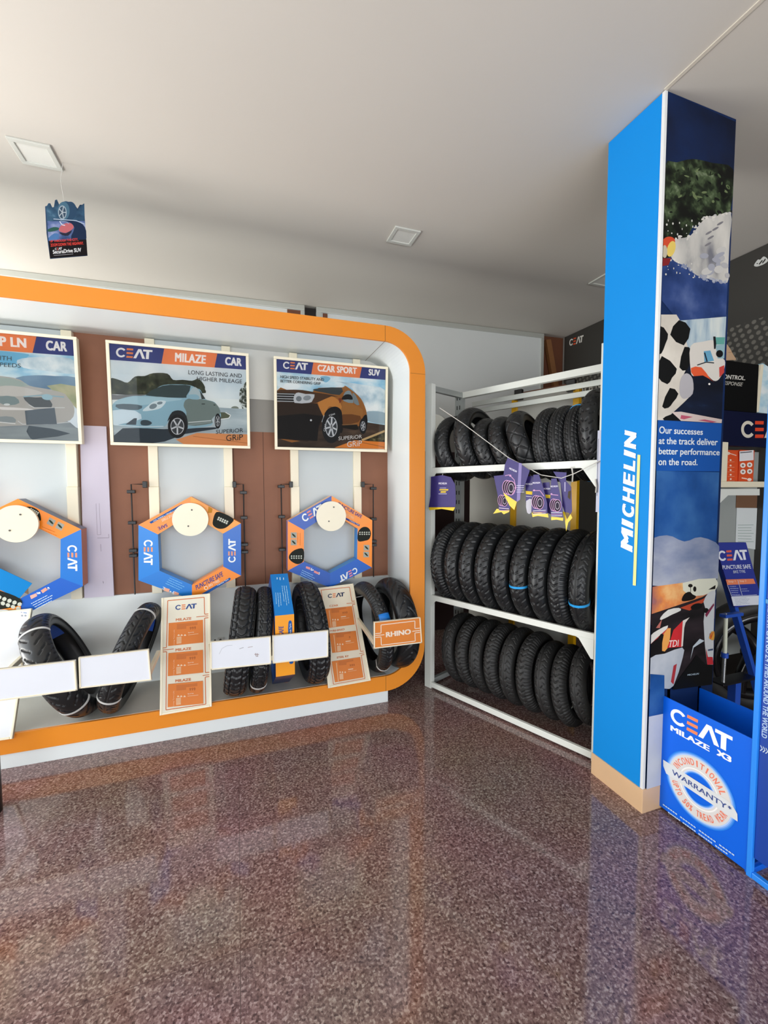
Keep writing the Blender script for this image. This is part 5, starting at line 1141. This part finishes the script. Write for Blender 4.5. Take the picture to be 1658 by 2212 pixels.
# letter by letter so that the sloping perspective of the panel is honoured by the plane itself
def W3(px, py): return a.p(px, py)
O3 = a.p(135, 1400); EX = Vector((0, -1, 0)); EZ = Vector((0, 0, 1))
PWD, PHT = .36, .493
def S(u, v): return Vector((SX, 1.318-u*PWD, .012+v*PHT))
def sput(V, F, col, LZ=None): a._put(V, F, ink(col) if isinstance(col, str) else col, LZ)
def spoly(P, col): V = [S(*p_) for p_ in P]; sput(V, [tuple(t_) for t_ in tessellate_polygon([V])], col)
def uv(px, py):
    p_ = a.p(px, py); return ((1.318-p_.y)/PWD, (p_.z-.012)/PHT)
u0, v0 = uv(270, 640); u1, v1 = uv(806, 875); _, v2 = uv(285, 535)
vb = (uv(365, 690)[1]+uv(745, 885)[1])/2; vt = (uv(330, 535)[1]+uv(790, 760)[1])/2
for t_, P in _ceat():
    spoly([(u0+(u1-u0)*x, vb+(vt-vb)*y) for x, y in P], '#f6f8fa' if t_ == 'c' else '#f28a5c'); a.k -= a.eps
a.k += a.eps
def stext(st_, ua, ub, va, vb_, col, bold=.03):
    U, F, LZ = text_geo(st_, bold); sput([S(ua+(ub-ua)*x, va+(vb_-va)*y) for x, y in U], F, col, LZ)
ma, mb_ = uv(270, 735), uv(610, 905)
stext('MILAZE', ma[0], mb_[0], mb_[1]+.004, uv(600, 845)[1], '#f6f8fa', .045); xa, xb = uv(670, 950), uv(800, 1003)
stext('X3', xa[0], xb[0], xb[1]+.005, uv(795, 940)[1], '#f6f8fa', .06)
cx, cy = uv(515, 1225); rx, ry = .335, .335*PWD/PHT
def sring(r0, r1, col, n=64):
    V = [S(cx+rx*r*math.cos(2*PI*i/n), cy+ry*r*math.sin(2*PI*i/n)) for r in (r0, r1) for i in range(n)]
    sput(V, [(i, (i+1) % n, n+(i+1) % n, n+i) for i in range(n)], col)
for k, h in enumerate(('#2a82e8', '#5597ee', '#86b3f4', '#b5d0f8')): sring(1.0, 1.13-.032*k, h)
for k, h in enumerate(('#2a82e8', '#7aaaf0', '#c8d8f6')): sring(.46+.03*k, .62, h)
sring(.56, 1.0, '#dcd9d6'); sring(.60, .64, '#f2f1ef')
def sarc(st_, a0, a1, r0, r1, col, flip=False):
    n = len(st_); st = (a1-a0)/n
    for i, ch in enumerate(st_):
        if ch == ' ': continue
        U, F, LZ = text_geo(ch, .03); am = math.radians(a0+st*(i+.5)); wd = abs(math.radians(st))*(.28 if ch == 'I' else .78)
        V = []
        for x, y in U:
            aa = am+(x-.5)*wd*(1 if flip else -1); rr = r0+(r1-r0)*((1-y) if flip else y)
            V.append(S(cx+rx*rr*math.cos(aa), cy+ry*rr*math.sin(aa)))
        k_ = a.k; sput(V, F, col, LZ); a.k = k_
    a.k += .0004
sarc('UNCONDITIONAL', 168, 22, .72, .93, '#ee8266'); sarc('UPTO 50% TREAD WEAR', 196, 346, .72, .93, '#ee8266', True)
bl, br, trr, tl_ = uv(228, 1150), uv(862, 1410), uv(830, 1285), uv(208, 1050)
vlo = (bl[1]+br[1])/2-.005; vhi = (tl_[1]+trr[1])/2+.005
spoly([(bl[0]+.01, vlo), (br[0], vlo-.005), (br[0]-.005, vlo+.05), (trr[0]-.01, vhi-.01), (trr[0]-.06, vhi+.005), (tl_[0], vhi+.005), (tl_[0]+.005, vlo+.05)], nmat('ribbon', [(.3, '#cfd3d6'), (.7, '#e8eaea')], 9))
wa, wb_ = uv(285, 1170), uv(765, 1345)
stext('WARRANTY', wa[0], wb_[0], vlo+.030, vhi-.028, '#42548e', .02); stext('*', wb_[0]+.01, wb_[0]+.045, vhi-.05, vhi-.025, '#42548e', .03)
for (p0, p1) in (((210, 1360), (835, 1808)), ((255, 1428), (775, 1795))):
    A0, B0 = uv(*p0), uv(*p1); n = 26
    for i in range(n):
        if i % 7 == 6: continue
        x0 = A0[0]+(B0[0]-A0[0])*i/n; x1 = x0+(B0[0]-A0[0])/n*.8; vm = A0[1]+(B0[1]-A0[1])*(i+.5)/n
        spoly([(x0, vm), (x1, vm), (x1, vm+.011), (x0, vm+.011)], '#bcd9f4'); a.k -= a.eps
a.build('lettering', fp)
a = Art((SX+.006, 0, 0), (-1, 0, 0)).crop(1520, 1080, 4.424)
yA = hit(1641, 1278, (SX+.006, 0, 0), (1, 0, 0)); yB = hit(1637, 1588, (SX+.006, 0, 0), (1, 0, 0)); ym = (yA.y+yB.y)/2
U, F, LZ = text_geo('A TYRE THAT CAN GO 2.4 TIMES AROUND THE WORLD', .02); hh = .016
ytop = hit(1647, 1290, (SX+.006, 0, 0), (1, 0, 0)).y; yc = .927
a._put([Vector((SX+.006, yc+hh/2-hh*y_, yA.z+(yB.z-yA.z)*x_)) for x_, y_ in [(u_, v_) for u_, v_ in U]], F, ink('#b9cfe6'), LZ)
zz = hit(1640, 1615, (SX+.006, 0, 0), (1, 0, 0)).z
for k in range(3):
    y0 = yc+.008-k*.008
    a._put([Vector((SX+.006, y0, zz+.010)), Vector((SX+.006, y0-.006, zz)), Vector((SX+.006, y0, zz-.010)), Vector((SX+.006, y0+.003, zz-.010)), Vector((SX+.006, y0-.003, zz)), Vector((SX+.006, y0+.003, zz+.010))], [(0, 1, 4, 5), (1, 2, 3, 4)], ink('#c9d6e2'))
a.build('lettering', nv)
a = Art((SX+.006, 0, 0), (-1, 0, 0)).crop(1520, 1080, 4.424)
V = [Vector((SX+.006, y_, z_)) for y_, z_ in ((.940, 1.13), (.21, 1.13), (.21, 1.30), (.940, 1.30))]
a._put(V, [(0, 1, 2, 3)], ink('#4a3338')); V = [Vector((SX+.006, y_, z_)) for y_, z_ in ((.940, 1.30), (.21, 1.30), (.21, 1.69), (.940, 1.69))]; a._put(V, [(0, 1, 2, 3)], SKY)
a.text('k', ((582, 600), (608, 590), (608, 500), (582, 520)), '#dfe6ee', .05)
a.build('print', tp)

# ------------------------------------------------------------------ shelf unit with header boards, behind the pillar
HYY = 1.72
hu = thing('header_board', 'black and navy header board with white slanted words, right of the pillar', 'header board', (2.6, HYY, 1.64))
def h3(px, py, y=HYY): return hit(px, py, (0, y, 0), (0, 1, 0))
xr = 2.975
MB().box((2.25, HYY, 1.85), (xr, HYY+.03, 2.135), ink('#0a0a0b')).build('black_board', hu, bevel=.002)
MB().box((2.25, HYY-.004, 1.645), (3.15, HYY+.03, 1.848), ink('#0d1230')).build('navy_board', hu, bevel=.002)
a = Art((0, HYY-.004, 0), (0, -1, 0)).crop(1540, 700, 5.53)
a.text('ONTROL.', ((122, 655), (380, 672), (380, 622), (118, 600)), '#c9c6be', .03, .25); a.text('ESPONSE', ((122, 725), (348, 745), (355, 700), (125, 680)), '#a9a69e', .02, .25)
a.ceat(((330, 1360), (900, 1360), (900, 1165), (330, 1155)), '#d9d2c2', '#e0482a')
a.build('lettering', hu)
hb = thing('picture_board', 'sky blue picture board with a slanted pale edge, right of the black header board', 'picture board', (3.1, HYY+.04, 1.65))
MB().prism([h3(1648, 785, HYY+.04), h3(1645, 785, HYY+.04), h3(1627, 890, HYY+.04), (3.22, HYY+.04, 1.86), (3.22, HYY+.04, 2.12)], (0, -1, 0), .02, SKY).build('board', hb)
MB().prism([h3(1643, 787, HYY+.035), h3(1649, 787, HYY+.035), h3(1638, 890, HYY+.035), h3(1625, 889, HYY+.035)], (0, -1, 0), .02, CREAM).build('pale_edge', hb)
su = thing('wall_shelf', 'cream shelf on white brackets behind the pillar, holding two orange boxes', 'shelf', (2.75, HYY, 1.30))
zs = h3(1580, 1040).z
MB().box((2.3, HYY-.01, zs-.035), (3.2, HYY+.13, zs), CREAM).build('shelf_board', su, bevel=.003)
MB().prism([h3(1553, 1056), h3(1640, 1056), h3(1640, 1070), h3(1572, 1070), h3(1551, 1090)], (0, -1, 0), .02, RACKW).build('bracket', su)
MB().box((2.60, HYY-.005, zs), (h3(1569, 1000).x, HYY+.125, h3(1569, 955).z), CREAM).build('end_board', su, bevel=.003)
MB().box((2.3, HYY+.13, .3), (3.24, HYY+.15, 1.63), mat('unit_back', '#9ea3a0', .6, var=.04, scale=4)).build('back_board', su)
def obox(x0, x1, y, z1, label, draw, crop):
    t = thing('product_box', label, 'box', ((x0+x1)/2, y, zs), 'boxes on the cream shelf')
    MB().box((x0, y, zs), (x1, y+.095, z1), mat('box_orange', '#dd5426', .4)).build('carton', t, bevel=.002)
    A = Art((0, y, 0), (0, -1, 0)).crop(*crop); draw(A); A.build('print', t)
CB = (1540, 700, 5.53)
def d1(a):
    a.ell(180, 1545, 20, 18, '#f0d2c0'); a.line([(195, 1545), (275, 1570)], 9, '#f0d2c0')
    for y in (1625, 1690, 1745, 1800, 1852): a.ell(205, y, 12, 10, '#f4dccb', n=12); a.line([(170, y+22), (250, y+20)], 3, '#f0b898')
obox(h3(1564, 1000, HYY+.03).x, h3(1594, 1000, HYY+.03).x, HYY+.03, h3(1580, 972, HYY+.03).z, 'orange product box with a column of white icons, left on the cream shelf', d1, CB)
def d2(a):
    a.poly([(312, 1520), (480, 1505), (480, 1625), (312, 1640)], '#e4e4e6'); a.line([(320, 1538), (460, 1525)], 10, '#3a3a48')
    for x, y in ((352, 1688), (432, 1682), (352, 1765), (432, 1760)): a.ell(x, y, 32, 30, '#f2ece6'); a.ell(x, y, 14, 13, '#8d7a74')
    a.line([(335, 1838), (400, 1850)], 12, '#f2dccc'); a.ell(428, 1858, 26, 18, '#f4e6dc')
obox(h3(1597, 1000, HYY+.02).x, h3(1628, 1000, HYY+.02).x, HYY+.02, h3(1610, 972, HYY+.02).z, 'orange and white product box with four round pictures, right on the cream shelf', d2, CB)
wp = thing('wall_notice', 'white printed notice on the back board under the cream shelf', 'notice', h3(1610, 1180, HYY+.125))
YN = HYY+.125
MB().prism([h3(1588, 1180, YN), h3(1650, 1190, YN), h3(1650, 1098, YN), h3(1591, 1097, YN)], (0, -1, 0), .003, WHITE).build('sheet', wp)
a = Art((0, YN, 0), (0, -1, 0)).crop(1520, 1080, 4.424)
for i in range(7): a.line([(322, 240+i*26), (322+(130 if i % 3 else 150), 238+i*27)], 5, '#9fb3ac')
a.build('print', wp)
MB().prism([h3(1589, 1097, YN+.002), h3(1650, 1097, YN+.002), h3(1650, 1070, YN+.002), h3(1590, 1068, YN+.002)], (0, -1, 0), .002, mat('brown_patch', '#7a5840', .6)).build('brown_strip', wp)

# ------------------------------------------------------------------ puncture demonstration stand
PYY = 1.46
def p3(px, py, y=PYY): return hit(px, py, (0, y, 0), (0, 1, 0))
ps = thing('demonstration_stand', 'navy demonstration stand with an orange table on its sign and a threaded steel rod', 'stand', (p3(1640, 1480).x, PYY, 0))
cr4 = (1520, 1080, 4.424)
A = Art((0, PYY, 0), (0, -1, 0)).crop(*cr4)
NVM = mat('sign_navy', '#2a3690', .4, var=.03, scale=6)
sg = MB().prism([A.p(*q) for q in [(115, 408), (400, 405), (560, 990), (295, 1030), (130, 500)]], (0, -1, 0), .012, NVM).build('sign_panel', ps, bevel=.001)
A.ceat(((138, 585), (425, 570), (405, 475), (130, 485)), '#dfe2ea', '#d8604e')
A.text('PUNCTURE SAFE', ((178, 662), (450, 655), (440, 615), (172, 625)), '#d7dbe8', .02); A.text('BIKE TYRE', ((280, 700), (395, 694), (388, 668), (276, 674)), '#c3c9de', .01)
A.poly([(205, 760), (470, 752), (490, 800), (220, 812)], '#e0815c'); A.text('Step 1', ((232, 795), (300, 790), (295, 765), (228, 770)), '#f2cdb8', .01); A.text('Step 2', ((338, 790), (402, 786), (398, 762), (334, 766)), '#f2cdb8', .01)
A.line([(318, 762), (362, 915)], 4, '#c9cfe4'); A.line([(220, 812), (260, 920), (500, 905)], 4, '#c9cfe4'); rows(A, ((240, 825), (325, 825), (345, 905), (262, 905)), 5, '#8f98c8', 7); rows(A, ((350, 850), (430, 848), (430, 868), (358, 870)), 2, '#8f98c8', 6)
A.poly([(255, 925), (520, 912), (535, 1000), (278, 1012)], '#d5d9e2'); rows(A, ((285, 940), (440, 932), (440, 985), (300, 1000)), 5, '#9aa2b8', 4)
A.build('print', sg)
BRT = mat('arm_blue', '#1f4fb4', .4)
B0, B1 = p3(1550, 1195, PYY+.02), p3(1622, 1445, PYY+.02); dr = (B1-B0).normalized()
MB().bar(B0, B1+dr*.25, (0, 1, 0), dr.cross(Vector((0, 1, 0))), .016, .012, BRT).bar(B1+dr*.25, Vector((B1.x+dr.x*.25, PYY+.02, 0)), (0, 1, 0), (1, 0, 0), .016, .012, BRT).build('arm', ps, bevel=.002)
R0, R1, R2 = p3(1567, 1330, PYY-.03), p3(1564.5, 1415, PYY-.03), p3(1561, 1474, PYY-.03)
MB().cyl(R0, R1, .009, mat('rod_pale', '#dfe3cf', .3), 16).cyl(R0+Vector((0, 0, .012)), R0, .005, STEEL, 12).build('steel_rod', ps)
mb = MB(); n = 22
for k in range(n): p_ = R1.lerp(R2, (k+.5)/n); mb.cyl(p_-(R2-R1)/n*.35, p_+(R2-R1)/n*.35, .0085, STEEL, 12)
mb.cyl(R1, R2, .006, STEEL, 10); mb.build('threaded_end', ps)
MB().cyl(R1+Vector((0, 0, .012)), R1-Vector((0, 0, .012)), .016, BRT, 16).build('collar', ps)
MB().box((R0.x-.022, PYY-.045, R0.z-.008), (R0.x+.11, PYY-.012, R0.z+.008), BRT).build('top_arm', ps, bevel=.002)
MB().box((R2.x-.02, PYY-.045, R2.z-.014), (R2.x+.24, PYY+.03, R2.z-.004), mat('tray_black', '#15161a', .3)).box((R2.x+.1, PYY-.03, 0), (R2.x+.14, PYY+.01, R2.z-.014), BRT).build('base_tray', ps, bevel=.002)
wc = p3(1628, 1412, PYY+.13)
wh = thing('motorcycle_wheel', 'black motorcycle wheel with curved spokes behind the demonstration stand', 'wheel', wc)
N_ = Vector((-.42, -1, -.1)).normalized(); e1 = N_.cross(Vector((0, 0, 1))).normalized(); e2 = e1.cross(N_)
RW = .262
BLK = mat('gloss_black', '#0e0e10', .18); RUBW = mat('wheel_rubber', '#1d1c1a', .55)
MB().tube([wc+e1*(RW+.03)*math.cos(t)+e2*(RW+.03)*math.sin(t) for t in [2*PI*i/64 for i in range(64)]], .055, RUBW, 16, True).build('tyre', wh)
MB().tube([wc+N_*.02+e1*(RW-.02)*math.cos(t)+e2*(RW-.02)*math.sin(t) for t in [2*PI*i/64 for i in range(64)]], .034, BLK, 10, True).build('rim', wh)
for k in range(3):
    t = 2*PI*k/3+2.9
    MB().tube([wc+N_*.02+e1*r_*math.cos(t+.5*(1-r_/RW))+e2*r_*math.sin(t+.5*(1-r_/RW)) for r_ in (.03, .09, .16, RW-.03)], [.05, .036, .032, .036], BLK, 10).build('spoke', wh)
MB().cyl(wc-N_*.04, wc+N_*.06, .05, BLK, 28).cyl(wc+N_*.06, wc+N_*.075, .024, STEEL, 20).build('hub', wh)

# dark post at the left edge, its foot just in view
fpz = floor_pt(1, 1752)
tag(MB().cyl((fpz.x-.045, fpz.y, 0), (fpz.x-.045, fpz.y, .25), .05, BLACKP, 24).build('bollard', loc=(fpz.x-.045, fpz.y, 0), bevel=.004), 'short dark round post on the floor at the left edge of the photo', 'post')
